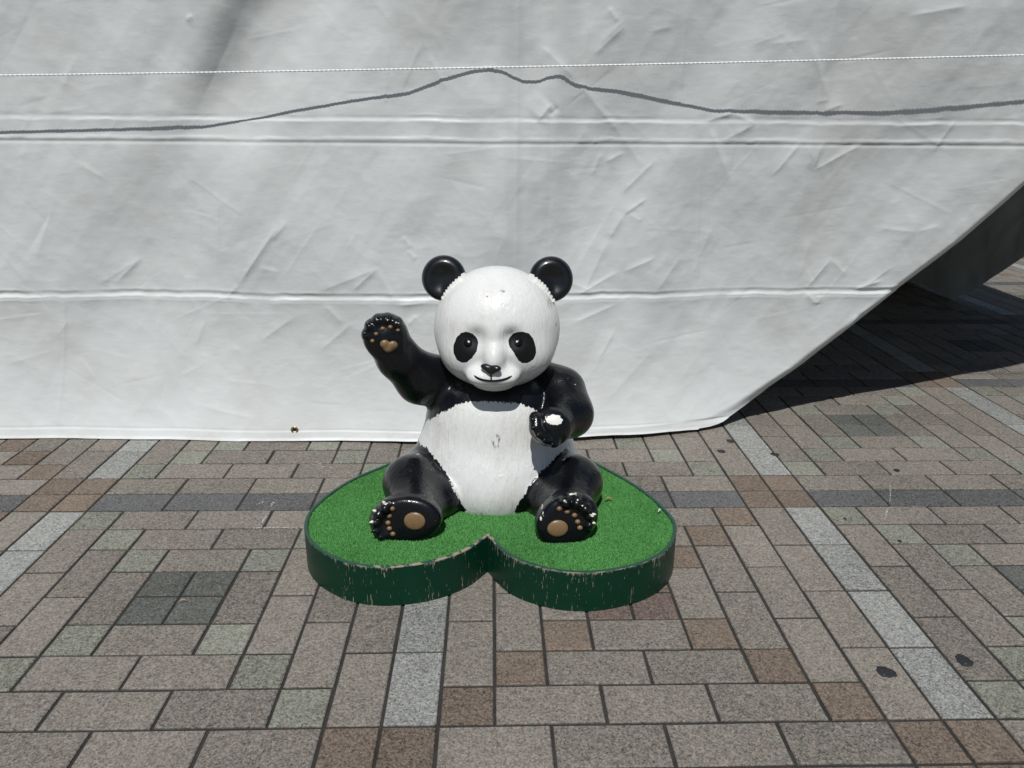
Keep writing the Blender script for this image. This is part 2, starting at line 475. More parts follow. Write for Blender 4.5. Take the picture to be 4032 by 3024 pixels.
tb = NT('black_enamel'); q_ = tb.pos()
tb.set(Base_Color=tb.mix(tb.ramp(tb.noise(q_, 12, 4, .65), .5, .75), rgb(.0028, .0036, .0052), rgb(.009, .010, .012)), Roughness=tb.math('ADD', .26, tb.math('MULTIPLY', tb.noise(q_, 30, 2), .12)))
tb.link(tb.bump(tb.noise(q_, 40, 3, .6, (1, 1, .4)), .002, .3), tb.b.inputs['Normal']); tb.b.inputs['Coat Weight'].default_value = .4; tb.b.inputs['Coat Roughness'].default_value = .08; M_BLACK = tb.m
tp = NT('tan_pad_paint'); q_ = tp.pos()
tp.set(Base_Color=tp.mix(tp.ramp(tp.noise(q_, 14, 4, .65), .4, .75), rgb(.215, .136, .068), rgb(.160, .098, .050)), Roughness=.34)
tp.link(tp.bump(tp.noise(q_, 60, 2), .001, .3), tp.b.inputs['Normal']); M_PAD = tp.m
M_EYE = simple('brown_black_eye', (.006, .004, .004), .05, .45).m
M_WHITE = simple('white_enamel', (.80, .80, .77), .4).m
M_MATTE = simple('matte_black', (.006, .006, .007), .8, .1).m
M_CLAW = simple('claw_black', (.006, .006, .008), .22, .5).m
M_CHIPPED = simple('chipped_claw_cream', (.74, .71, .60), .5).m

# ------------------------------------------------------------------ panda statue: meshes
panda = empty('panda_statue', (0, 0, TURF))
tag(panda, 'glossy black and white painted panda statue sitting and waving one raised paw', 'statue')
bv, bf = surface(body_sdf, (-4.2, -4.0, TURF-.3), (3.1, 2.3, 7.2), .052)
body = mesh('body', bv, bf, M_BODY, panda, smooth=True)
# white belly: outline traced on the surface, carried straight through from front to back
edge_px = [(735, 147), (775, 128), (815, 108), (855, 82), (900, 58), (950, 46), (1040, 43), (1150, 46), (1240, 52), (1300, 76), (1345, 100)]
edge_rt = [(1600, 240)]
leg_rt = [(1575, 305), (1540, 292), (1490, 302), (1440, 335), (1385, 398), (1340, 442), (1300, 492), (1255, 560), (1214, 630)]
leg_lt = [(948, 632), (910, 570), (880, 503), (842, 432), (800, 380), (768, 338), (735, 294), (700, 277)]
def xz(pts, dy=-1.2):
    o = []
    for p in pts:
        h = trace(torso_sdf, [z2(*p)])[0]
        if h is None: h = at_y(*z2(*p), dy)
        o.append((h[0], h[2]))
    return o
E1, E3, E4 = xz(edge_px), xz(leg_rt), xz(leg_lt)
lw = E1[0][1]-.12; rw = E1[-1][1]-.55
poly = [(-6, lw-.1), (E1[0][0]-.4, lw)]+E1+[(E1[-1][0]+.8, rw), (6, rw-.2)]
poly += [(6, E3[0][1]+.0)]+E3+[(E3[-1][0], -1), (E4[0][0], -1)]+E4+[(-6, E4[-1][1])]
sd = sd_poly(bv[:, 0], bv[:, 2], poly)
arm = torso_sdf(bv)-rarm_sdf(bv)+.10
legs = torso_sdf(bv)-np.minimum(leg_l(bv), leg_r(bv))-.30
larm = torso_sdf(bv)-larm_sdf(bv)-.12
attr(body, 'belly', np.maximum(np.maximum(sd, arm), np.maximum(legs, larm)))
# chipped paint: back of the lowered paw, scuff on the belly, sole edges
def chip_field(V, spots, default=.5):
    d = np.full(len(V), default)
    for c, rx, rz in spots:
        if c is None: continue
        q = V-c; d = np.minimum(d, np.sqrt((q[:, 0]/rx)**2+(q[:, 2]/rz)**2+(q[:, 1]/max(rx, rz))**2)*min(rx, rz)-min(rx, rz))
    return d
def tr1(px, py, f=body_sdf): return trace(f, [(px, py)])[0]
spots = [(tr1(2060+820*.15066, 1550+690*.15066), .185, .105), (tr1(2060+540*.15066, 1550+725*.15066), .03, .022), (tr1(2060+690*.15066, 1550+650*.15066), .08, .06)]
for x, y in ((400, 298), (458, 347)): spots.append((tr1(2050+x*.4728, 1350+y*.4728), .02, .02))
for x, y, a, b in ((1100, 272, .07, .018), (1605, 815, .045, .035), (1622, 1000, .03, .035), (1350, 570, .022, .022), (920, 440, .015, .035), (1225, 420, .015, .035), (375, 800, .02, .05), (315, 890, .02, .04), (345, 590, .022, .09), (1340, 745, .012, .012), (1395, 1140, .016, .016)):
    spots.append((tr1(2080+x/6.32, 1900+y/6.32), a, b))
for x, y, a, b in ((540, 205, .035, .02), (300, 410, .022, .035), (365, 600, .03, .015), (235, 680, .022, .025), (440, 375, .02, .012), (1800, 605, .016, .016), (680, 172, .03, .015)):
    spots.append((tr1(1430+x/6.32, 1950+y/6.32), a, b))
for x, y in ((295, 150), (205, 258), (455, 155), (640, 205)): spots.append((tr1(1420+x*.2311, 1220+y*.2311), .03, .035))
attr(body, 'chip', chip_field(bv, spots))
sc_c = tr1(1560+683*.578, 1500+412*.578)
q = bv-sc_c
attr(body, 'scuff', np.exp(-((q[:, 0]/.13)**2+(q[:, 2]/.20)**2)**2))

hv, hf = surface(head_sdf, HEADC-np.array((2.1, 2.2, 2.0)), HEADC+np.array((2.1, 1.9, 2.0)), .042)
head = mesh('head', hv, hf, M_HEAD, panda, smooth=True)
pl = [(975, 715), (1025, 730), (1062, 765), (1072, 805), (1062, 865), (1022, 925), (985, 957), (940, 963), (900, 937), (877, 885), (876, 825), (900, 762), (935, 727)]
pr = [(1420, 715), (1475, 730), (1508, 775), (1525, 830), (1531, 880), (1512, 932), (1470, 963), (1422, 966), (1388, 942), (1352, 880), (1318, 832), (1310, 780), (1345, 732), (1380, 718)]
pf = np.full(len(hv), 9.0)
for P_ in (pl, pr):
    hp = [h for h in trace(head_sdf, [z1(*p) for p in P_])]
    pf = np.minimum(pf, sd_poly(hv[:, 0], hv[:, 2], [(h[0], h[2]) for h in hp]))
pf = np.where(hv[:, 1] > HEADC[1]-.2, 1.0, pf)
attr(head, 'patch', -pf); attr(head, 'chip', np.full(len(hv), .5))
hs = np.zeros(len(hv))
for x, y, a, b in ((1640, 490, .10, .16), (1262, 510, .03, .07), (1265, 395, .10, .04), (1150, 440, .08, .03), (1690, 660, .03, .08)):
    h = tr1(*z1(x, y), head_sdf)
    if h is not None:
        q = hv-h; hs = np.maximum(hs, np.exp(-((q[:, 0]/a)**2+(q[:, 2]/b)**2+(q[:, 1]/.3)**2)**2))
attr(head, 'scuff', hs*.9)

def ellip(name, c, r, mat, parent, rot=None, nu=20, nv=12, power=1.0):
    """a rounded button: rot columns are its axes"""
    rot = np.eye(3) if rot is None else rot
    v = [np.array((0, 0, 1.0))]; f = []
    for i in range(1, nv):
        a = math.pi*i/nv
        for j in range(nu):
            b = 2*math.pi*j/nu; v.append(np.array((math.sin(a)*math.cos(b), math.sin(a)*math.sin(b), math.cos(a))))
    v.append(np.array((0, 0, -1.0)))
    for j in range(nu): f.append((0, 1+j, 1+(j+1) % nu))
    for i in range(nv-2):
        for j in range(nu):
            a = 1+i*nu+j; b = 1+i*nu+(j+1) % nu; f.append((a, a+nu, b+nu, b))
    k = 1+(nv-2)*nu
    for j in range(nu): f.append((k+j, len(v)-1, k+(j+1) % nu))
    V = np.array(v)*np.array(r) @ np.eye(3) @ rot.T+np.asarray(c)
    return mesh(name, V, f, mat, parent, smooth=True, origin=c)
def tube(name, pts, rad, mat, parent, n=8, caps=True):
    P = [np.asarray(p, float) for p in pts]; V = []; Fc = []
    for i, p in enumerate(P):
        t = P[min(i+1, len(P)-1)]-P[max(i-1, 0)]; t /= np.linalg.norm(t)
        a = np.cross(t, (0.0, 1.0, .1)); a /= np.linalg.norm(a); b = np.cross(t, a)
        r = rad[i] if isinstance(rad, (list, tuple, np.ndarray)) else rad
        for j in range(n):
            w = 2*math.pi*j/n; V.append(p+(a*math.cos(w)+b*math.sin(w))*r)
    for i in range(len(P)-1):
        for j in range(n):
            k = (j+1) % n; Fc.append((i*n+j, i*n+k, (i+1)*n+k, (i+1)*n+j))
    if caps: Fc += [tuple(range(n))[::-1], tuple((len(P)-1)*n+j for j in range(n))]
    return mesh(name, V, Fc, mat, parent, smooth=True)
def on_surface(px, py, f, right=(1, 0, 0)):
    h = tr1(px, py, f); n = grad(f, h[None, :])[0]; return h, axes_from(n, right), n

# ears: cupped discs set into the head
for ex, ey, sgn in ((800, 292, -1), (1648, 300, 1)):
    c = at_y(*z1(ex, ey), -.25); n = np.array((sgn*.10, -1, .22)); R_ = axes_from(n, (1, 0, 0)); nn = R_[:, 2]
    def ear_sdf(P, c=c, R_=R_, nn=nn):
        d = sd_ellipsoid(P, c, (.545, .555, .27), R_)
        d = smax(d, -sd_ellipsoid(P, c+nn*.335-np.array((0, 0, .07)), (.41, .42, .235), R_), .11)
        return smin(d, sd_ellipsoid(P, c+nn*.02-np.array((sgn*.32, 0, .34)), (.34, .24, .34)), .15)
    ev, ef = surface(ear_sdf, c-.95, c+.95, .036)
    mesh('ear', ev, ef, M_BLACK, head, smooth=True)
# cut fur edge round the foot of each ear
for pts in ([(975, 240), (958, 268), (940, 292), (915, 306), (890, 330), (872, 348), (852, 366), (838, 388), (820, 408), (806, 432), (788, 462)],
            [(1470, 245), (1490, 275), (1515, 298), (1540, 312), (1562, 335), (1582, 350), (1604, 372), (1618, 396), (1636, 425), (1652, 455), (1672, 480)]):
    V, Fc = [], []
    for i in range(1, len(pts)-1):
        a, b = np.array(pts[i], float), np.array(pts[i+1], float)
        cx, cy = 1225., 560.
        tip = (a*.35+b*.65)+(a-np.array((cx, cy)))/np.linalg.norm(a-np.array((cx, cy)))*17
        ina = a+(np.array((cx, cy))-a)*.12; inb = b+(np.array((cx, cy))-b)*.12
        y = -.62
        q4 = []
        for w, yy in ((ina, -.80), (inb, -.80), (b, y-.05), (tip, y), (a, y-.05)):
            q4.append(at_y(*z1(*w), yy))
        q5 = [p_+np.array((0, .35, 0)) for p_ in q4]
        k = len(V); V += q4+q5
        Fc += [(k+0, k+1, k+2, k+3, k+4)[::-1], (k+5, k+6, k+7, k+8, k+9)]
        Fc += [(k+i_, k+(i_+1) % 5, k+5+(i_+1) % 5, k+5+i_) for i_ in range(5)]
    mesh('fur_edge', V, Fc, M_WHITE, head)
# eyes
for px, py in ((990, 800), (1392, 800)):
    h, R_, n = on_surface(*z1(px, py), head_sdf)
    e = ellip('eye', h+n*.01, (.095, .095, .085), M_EYE, head, R_)
    hp = at_y(*z1(px+(9 if px < 1200 else -9), py+1), h[1]-.075)
    ellip('eye_glint', h+n*.094+np.array(((.018 if px < 1200 else -.02), 0, .005)), (.026, .026, .014), M_WHITE, head, R_, 12, 8)
# nose: a soft heart-shaped button
h, R_, n = on_surface(*z1(1172, 1008), head_sdf)
no_c = h
def nose_sdf(P):
    q = (P-no_c) @ R_; s = 1/ppu(no_c)*.4973
    d = None
    for (ax, ay), (rx, ry) in (((-42, 10), (44, 24)), ((42, 10), (44, 24)), ((0, -10), (58, 26)), ((0, -26), (30, 22))):
        e = sd_ellipsoid(q, (ax*s, ay*s, .0), (rx*s, ry*s, .085)); d = e if d is None else smin(d, e, .07)
    return d
nv_, nf_ = surface(nose_sdf, no_c-.42, no_c+.42, .018)
mesh('nose', nv_, nf_, M_BLACK, head, smooth=True)
# mouth: a painted groove following the lips
def lip(pts, w):
    P = []
    for p in pts:
        h = tr1(*z1(*p), head_sdf)
        if h is not None: P.append(h)
    # resample
    P = np.array(P); s = np.r_[0, np.cumsum(np.linalg.norm(np.diff(P, axis=0), axis=1))]
    k = np.linspace(0, s[-1], 40); Q = np.stack([np.interp(k, s, P[:, i]) for i in range(3)], 1)
    for _ in range(3): Q[1:-1] = (Q[:-2]+2*Q[1:-1]+Q[2:])/4
    Q -= grad(head_sdf, Q)*(head_sdf(Q)+.004)[:, None]
    return Q, w*np.minimum(1, np.minimum(np.linspace(0, 8, 40), np.linspace(8, 0, 40))+.35)
Q, r_ = lip([(1038, 1062), (1060, 1080), (1090, 1093), (1130, 1103), (1174, 1106), (1220, 1105), (1262, 1098), (1300, 1087), (1340, 1066)], .026)
tube('mouth', list(Q), list(r_), M_MATTE, head)
Q, r_ = lip([(1171, 1050), (1174, 1075), (1175, 1104)], .019)
tube('mouth', list(Q), list(r_), M_MATTE, head)

# pads and claws
def pad(name, px, py, rx, ry, right=(1, 0, 0), thick=.05, f=body_sdf):
    h, R_, n = on_surface(px, py, f, right); s = 1/ppu(h)
    return ellip(name, h+n*.012, (rx*s, ry*s, thick), M_PAD, body, R_)
pad('paw_pad', 1430+1282/6.32, 1950+640/6.32, 43, 37, thick=.06)
for x, y in ((725, 330), (648, 510), (622, 683), (655, 825), (740, 960)): pad('toe_pad', 1430+x/6.32, 1950+y/6.32, 11, 9.5)
pad('paw_pad', 2080+730/6.32, 1900+1138/6.32, 42, 35, thick=.06)
for x, y in ((772, 648), (965, 722), (1150, 812), (1228, 972), (1283, 1122)): pad('toe_pad', 2080+x/6.32, 1900+y/6.32, 11.2, 9.8)
for x, y, r in ((207, 527, 8.6), (268, 412, 8.8), (378, 323, 9.2), (507, 295, 9.2), (632, 343, 7.8)): pad('toe_pad', 1420+x*.2311, 1220+y*.2311, r, r*.88)
h, R_, n = on_surface(1420+478*.2311, 1220+618*.2311, body_sdf)
hc = h; sP = 1/ppu(hc)
def heart_sdf(P):
    q = (P-hc) @ R_; d = None
    ca, sa = math.cos(-.22), math.sin(-.22)
    q = np.stack([q[..., 0]*ca+q[..., 1]*sa, -q[..., 0]*sa+q[..., 1]*ca, q[..., 2]], -1)
    for (ax, ay), (rx, ry) in (((-16, 6), (19, 18)), ((16, 6), (19, 18)), ((0, -7), (23, 17)), ((0, -14), (14, 12))):
        e = sd_ellipsoid(q, (ax*sP, ay*sP, 0), (rx*sP, ry*sP, .075)); d = e if d is None else smin(d, e, .03)
    return d
pv_, pf_ = surface(heart_sdf, hc-.42, hc+.42, .02)
mesh('paw_pad', pv_, pf_, M_PAD, body, smooth=True)
def claw(px, py, f, out, L=.15, r=.045, mat=M_CLAW, y=None):
    h = tr1(px, py, f)
    if h is None:
        if y is None: return
        h = at_y(px, py, y); h = h-grad(f, h[None, :])[0]*(f(h[None, :])[0])
    n = grad(f, h[None, :])[0]; o_ = np.asarray(out, float); o_ /= np.linalg.norm(o_)
    d = o_*.85+n*.25; d /= np.linalg.norm(d); pts = []; rr = []
    for i in range(6):
        t = i/5; pts.append(h-n*r*.4+d*L*t-n*L*.35*t*t); rr.append(max(r*(1-t**1.6*.92), .006))
    tube('claw', pts, rr, mat, body, 8)
for i, (x, y) in enumerate(((95, 408), (152, 240), (296, 142), (462, 140), (640, 195))):
    a = (135, 118, 100, 85, 60)[i]*math.pi/180
    claw(1420+x*.2311, 1220+y*.2311, body_sdf, (math.cos(a), -.3, math.sin(a)*.6), .10, .036, y=-1.2)
for i, (x, y) in enumerate(((530, 190), (300, 390), (235, 660), (265, 880), (450, 1010))):
    a = (120, 150, 180, 205, 235)[i]*math.pi/180
    claw(1430+x/6.32, 1950+y/6.32, body_sdf, (math.cos(a), -.25, math.sin(a)), .12, .040, M_CHIPPED if i < 3 else M_CLAW, y=-3.2)
for i, (x, y) in enumerate(((925, 390), (1235, 370), (1480, 560), (1610, 790), (1610, 990))):
    a = (105, 85, 55, 15, -15)[i]*math.pi/180
    claw(2080+x/6.32, 1900+y/6.32, body_sdf, (math.cos(a), -.25, math.sin(a)), .11, .040, M_CHIPPED if i in (3, 4) else M_CLAW, y=-3.3)
for i, (x, y) in enumerate(((262, 660), (262, 880), (395, 1060), (560, 1200), (770, 1300))):
    claw(2060+x*.15066, 1550+y*.15066, body_sdf, (-.75+i*.12, -.35, -.25-.12*i), .12, .042, y=-2.45)

# ------------------------------------------------------------------ heart-shaped base with turf
RIM = .985
hz = [(545, 368), (300, 475), (160, 570), (85, 650), (65, 710), (85, 790), (180, 870), (320, 925), (470, 945), (640, 935), (800, 905), (950, 850), (1065, 772),
      (1120, 830), (1200, 890), (1320, 935), (1480, 968), (1640, 972), (1800, 950), (1950, 905), (2050, 840), (2093, 750), (2090, 700), (2030, 620), (1940, 540), (1800, 450), (1650, 370)]
ho = [at_z(*z2(*p), RIM)[:2] for p in hz]
tipv = np.array((.05, 3.9))
left = ho[:13]; right = ho[12:]
def spline(P, n):
    P = np.array(P); s = np.r_[0, np.cumsum(np.linalg.norm(np.diff(P, axis=0), axis=1))]; k = np.linspace(0, s[-1], n); out = []
    m = np.gradient(P, s, axis=0)
    for t in k:
        i = min(max(np.searchsorted(s, t)-1, 0), len(s)-2); L = s[i+1]-s[i]; w = (t-s[i])/L
        out.append((2*w**3-3*w*w+1)*P[i]+(w**3-2*w*w+w)*L*m[i]+(-2*w**3+3*w*w)*P[i+1]+(w**3-w*w)*L*m[i+1])
    return np.array(out)
lb = spline([tipv, ho[0]*.55+tipv*.45+np.array((-.12, .05))]+left, 110)
rb = spline(right+[ho[-1]*.55+tipv*.45+np.array((.12, .05)), tipv], 110)
outline = np.concatenate([lb[:-1], rb[:-1]])            # runs tip, left lobe, cleft, right lobe, tip
ncl = len(lb)-1                                         # index of the cleft
nO = len(outline)
def inset(Pt, w):
    t = np.roll(Pt, -1, 0)-np.roll(Pt, 1, 0); t /= np.linalg.norm(t, axis=1)[:, None]
    n = np.stack([-t[:, 1], t[:, 0]], 1)
    area = .5*np.sum(Pt[:, 0]*np.roll(Pt[:, 1], -1)-np.roll(Pt[:, 0], -1)*Pt[:, 1])
    n = n*(1 if area > 0 else -1)
    k = np.ones(len(Pt)); k[ncl] = 1.3; k[0] = 1.4
    return Pt+n*w*k[:, None]
RW = .085
inn = inset(outline, RW); inn2 = inset(outline, RW+.01)
hbase = empty('heart_base', (0, 0, 0))
tag(hbase, 'low green heart-shaped wooden base topped with artificial turf under the panda', 'display base')
# painted plywood: peeling streaks run with the grain (up and down)
tw = NT('peeling_green_paint'); uv = tw.node('UVMap').outputs[0]; pp = tw.pos()
sep = tw.node('SeparateXYZ'); tw.link(uv, sep.inputs[0]); v_ = sep.outputs[1]
st = tw.noise(uv, 20, 3, .60, (1.0, .085, 1)); st2 = tw.noise(uv, 62, 2, .6, (1.0, .07, 1)); area_ = tw.noise(uv, 1.1, 3, .6, (1, .35, 1))
edge_lo = tw.ramp(v_, .16, .0); edge_hi = tw.ramp(v_, .86, 1.0)
k = tw.math('ADD', tw.math('MULTIPLY', st, .55), tw.math('MULTIPLY', st2, .45))
k = tw.math('ADD', k, tw.math('MULTIPLY', tw.math('SUBTRACT', area_, .5), .24))
k = tw.math('ADD', k, tw.math('ADD', tw.math('MULTIPLY', edge_lo, .035), tw.math('MULTIPLY', edge_hi, .10)))
gone = tw.ramp(k, .610, .634)
wood = tw.mix(tw.noise(uv, 30, 3, .6, (1, .1, 1)), rgb(.25, .195, .145), rgb(.40, .36, .30))
grn = tw.mix(tw.noise(uv, 3, 3, .6), rgb(.0020, .029, .0150), rgb(.0032, .038, .020))
tw.set(Base_Color=tw.mix(gone, grn, wood), Roughness=tw.math('ADD', .38, tw.math('MULTIPLY', gone, .4)))
tw.b.inputs['Specular IOR Level'].default_value = .22
tw.link(tw.bump(tw.math('SUBTRACT', tw.math('MULTIPLY', st2, .3), gone), .0012, .7), tw.b.inputs['Normal'])
M_PEEL = tw.m
tr_ = NT('worn_green_rim'); pp = tr_.pos()
rk = tr_.ramp(tr_.noise(pp, 13, 4, .65), .60, .66); rk2 = tr_.node('Attribute', attribute_name='wear').outputs['Fac']
rk = tr_.math('MAXIMUM', tr_.math('MULTIPLY', rk, .25), tr_.ramp(tr_.math('ADD', rk2, tr_.math('MULTIPLY', tr_.math('SUBTRACT', tr_.noise(pp, 26, 4, .65), .5), 1.3)), .5, .62))
tr_.set(Base_Color=tr_.mix(rk, tr_.mix(tr_.noise(pp, 6, 3), rgb(.010, .052, .036), rgb(.016, .070, .050)), rgb(.30, .25, .20)), Roughness=.55)
M_RIM = tr_.m
def strip_wall(name, sel, mat):
    O = outline[sel]; V = []; Fc = []; per = np.r_[0, np.cumsum(np.linalg.norm(np.diff(O, axis=0), axis=1))]; hs_ = (0.012, .02, .25, .5, .75, .96, RIM-.022)
    for z in hs_: V += [(x, y, z) for x, y in O]
    m = len(O)
    for r in range(len(hs_)-1):
        for i in range(m-1): Fc.append((r*m+i, r*m+i+1, (r+1)*m+i+1, (r+1)*m+i))
    o = mesh(name, V, Fc, mat, hbase, smooth=True)
    uvl = o.data.uv_layers.new(name='UVMap')
    for lp in o.data.loops:
        vi = lp.vertex_index; uvl.data[lp.index].uv = (per[vi % m]+(0 if sel[0] == 0 else 31.7), V[vi][2])
    return o
iL = np.arange(0, ncl+1); iR = np.r_[np.arange(ncl, nO), 0]
strip_wall('side_board', iL, M_PEEL); strip_wall('side_board', iR, M_PEEL)
# rim: a capped edge with a small round-over, inner lip dropping to the turf
prof = [(0.0, RIM-.022), (.006, RIM-.006), (.02, RIM), (RW-.012, RIM), (RW, RIM-.010), (RW, TURF-.12)]
V, Fc, wear = [], [], []
for off, z in prof:
    Pn = inset(outline, off); V += [(x, y, z) for x, y in Pn]
for r in range(len(prof)-1):
    for i in range(nO):
        j = (i+1) % nO; Fc.append((r*nO+i, r*nO+j, (r+1)*nO+j, (r+1)*nO+i))
rim = mesh('rim', V, Fc, M_RIM, hbase, smooth=False)
V = np.array(V)
w_ = np.clip((-1.8-V[:, 1])/2.2, 0, 1)*np.concatenate([np.full(nO, k_) for k_ in (.62, .42, .12, .0, .0, .0)])
w_ = np.where((V[:, 0] < .1) & (V[:, 1] < -2.8) & (V[:, 0] > -2.6), np.maximum(w_, .62*np.concatenate([np.full(nO, k_) for k_ in (1, 1, 1, .9, .6, 0)])), w_)
attr(rim, 'wear', w_)
# turf backing
tt = NT('turf_backing'); tt.set(Base_Color=rgb(.045, .180, .040), Roughness=.9)
Vt = [(x, y, TURF-.03) for x, y in inset(outline, RW+.002)]
turf_mat = mesh('turf_mat', Vt+[(0, -.5, TURF-.03)], [(i, (i+1) % nO, nO) for i in range(nO)], tt.m, hbase)
tg = NT('turf_blade'); isl = tg.node('NewGeometry').outputs['Random Per Island']; gp = tg.pos()
gc = tg.mix(isl, rgb(.112, .350, .096), rgb(.150, .430, .128))
gc = tg.mix(tg.math('MULTIPLY', tg.ramp(tg.noise(gp, 5, 3, .6), .35, .75), .35), gc, rgb(.05, .20, .05))
tg.set(Base_Color=gc, Roughness=.6); tg.b.inputs['Specular IOR Level'].default_value = .2
M_TURF = tg.m
NB = 520000
lo_, hi_ = outline.min(0), outline.max(0)
bp = lo_+(hi_-lo_)*rng.random((int(NB*1.35), 2))
keep = sd_poly(bp[:, 0], bp[:, 1], inn2) < 0
bp = bp[keep]
# the turf is cut away where the statue stands
chk = np.concatenate([bp, np.full((len(bp), 1), TURF+.02)], 1)
bd = np.concatenate([body_sdf(c_) for c_ in np.array_split(chk, 8)])
bp = bp[bd > .015+.02*rng.random(len(bp))]
nb = len(bp)
ang = rng.random(nb)*2*math.pi; lean = rng.normal(0, .024, (nb, 2)); hgt = .048+.022*rng.random(nb); wd = .0055+.0025*rng.random(nb)
dx = np.stack([np.cos(ang), np.sin(ang)], 1)*wd[:, None]
b0 = np.concatenate([bp-dx, np.full((nb, 1), TURF-.035)], 1); b1 = np.concatenate([bp+dx, np.full((nb, 1), TURF-.035)], 1)
t0 = np.concatenate([bp+lean-dx*.5, (TURF-.035+hgt)[:, None]], 1); t1 = np.concatenate([bp+lean+dx*.5, (TURF-.035+hgt)[:, None]], 1)
bvx = np.stack([b0, b1, t1, t0], 1).reshape(-1, 3)
blades = mesh('turf', bvx, np.arange(nb*4).reshape(-1, 4), M_TURF, hbase)
tag(blades, kind='stuff')

# ------------------------------------------------------------------ tent
tent = empty('event_tent', (-6, 6, 0))
tag(tent, 'white vinyl event tent with its front sheet pulled back behind the panda', 'tent')
def vnoise(x, y, seed, n=256):
    r = np.random.default_rng(seed).random((n, n)).astype(np.float32)
    xi, yi = np.floor(x).astype(int), np.floor(y).astype(int); fx, fy = x-xi, y-yi
    fx = fx*fx*(3-2*fx); fy = fy*fy*(3-2*fy)
    g = lambda a, b: r[a % n, b % n]
    return (g(xi, yi)*(1-fx)+g(xi+1, yi)*fx)*(1-fy)+(g(xi, yi+1)*(1-fx)+g(xi+1, yi+1)*fx)*fy-.5
def fbm(x, y, seed, o=4):
    s = 0; a = 1
    for i in range(o): s = s+a*vnoise(x*2**i, y*2**i, seed+i*13); a *= .5
    return s
def ridged(x, y, seed): return np.abs(vnoise(x, y, seed)+.4*vnoise(x*2.1, y*2.1, seed+5))
YW = 5.0
def wall(px, py):                            # full-view pixel to (x, z) on the front wall
    p = at_y(*full(px, py), YW); return np.array((p[0], p[2]))
# rope shadow tells how far the sheet bellies out along its width
hemX = np.array([-70, -24.4, -17.7, -14.7, -13, -10.7, -8, -5.15, -2.5, -.9, 0, 12, 40])+X0
hemY = np.array([5.3, 5.25, 5.02, 4.90, 4.72, 4.52, 4.48, 4.76, 5.15, 5.45, 5.85, 6.4, 6.4])
shad = [(0, 124), (280, 121), (440, 118), (560, 102), (630, 88), (760, 68), (880, 53), (960, 24), (1030, 6), (1080, 8), (1130, 32), (1160, 34), (1210, 19), (1250, 45), (1340, 58), (1450, 82), (1540, 104), (1700, 110), (1900, 117), (2030, 112), (2212, 101)]
rX = np.array([wall(a, 140)[0] for a, _ in shad]); rY = 4.42+np.array([b for _, b in shad])/64.0/1.66
rX = np.r_[-70, rX, 40]; rY = np.r_[rY[0], rY, rY[-1]+.4]
def smooth_interp(x, X, Y, s):
    return sum(np.interp(x+d, X, Y)*w for d, w in zip(np.linspace(-s, s, 7), (.06, .13, .19, .24, .19, .13, .06)))
edge_px_ = [(2750, 1697), (2790, 1690), (2826, 1677), (2850, 1664), (2932, 1600), (3000, 1547), (3163, 1430), (3373, 1267), (3503, 1163), (3565, 1112), (3785, 946), (4032, 729)]
eP = [at_y(*p, 5.75) for p in edge_px_]
eZ = np.array([p[2] for p in eP]+[14.0, 20.0]); eX = np.array([p[0] for p in eP]+[14.6+X0, 21.7+X0])
H_T = 20.0
ncol_far, ncol = 24, 880
rows = np.r_[np.linspace(0, 13.8, 420), np.linspace(13.95, H_T, 24)]
wcol = np.linspace(0, 1, ncol)
def lines(kind, pts): return [(kind, wall(*a), wall(*b), amp, w) for a, b, amp, w in pts]
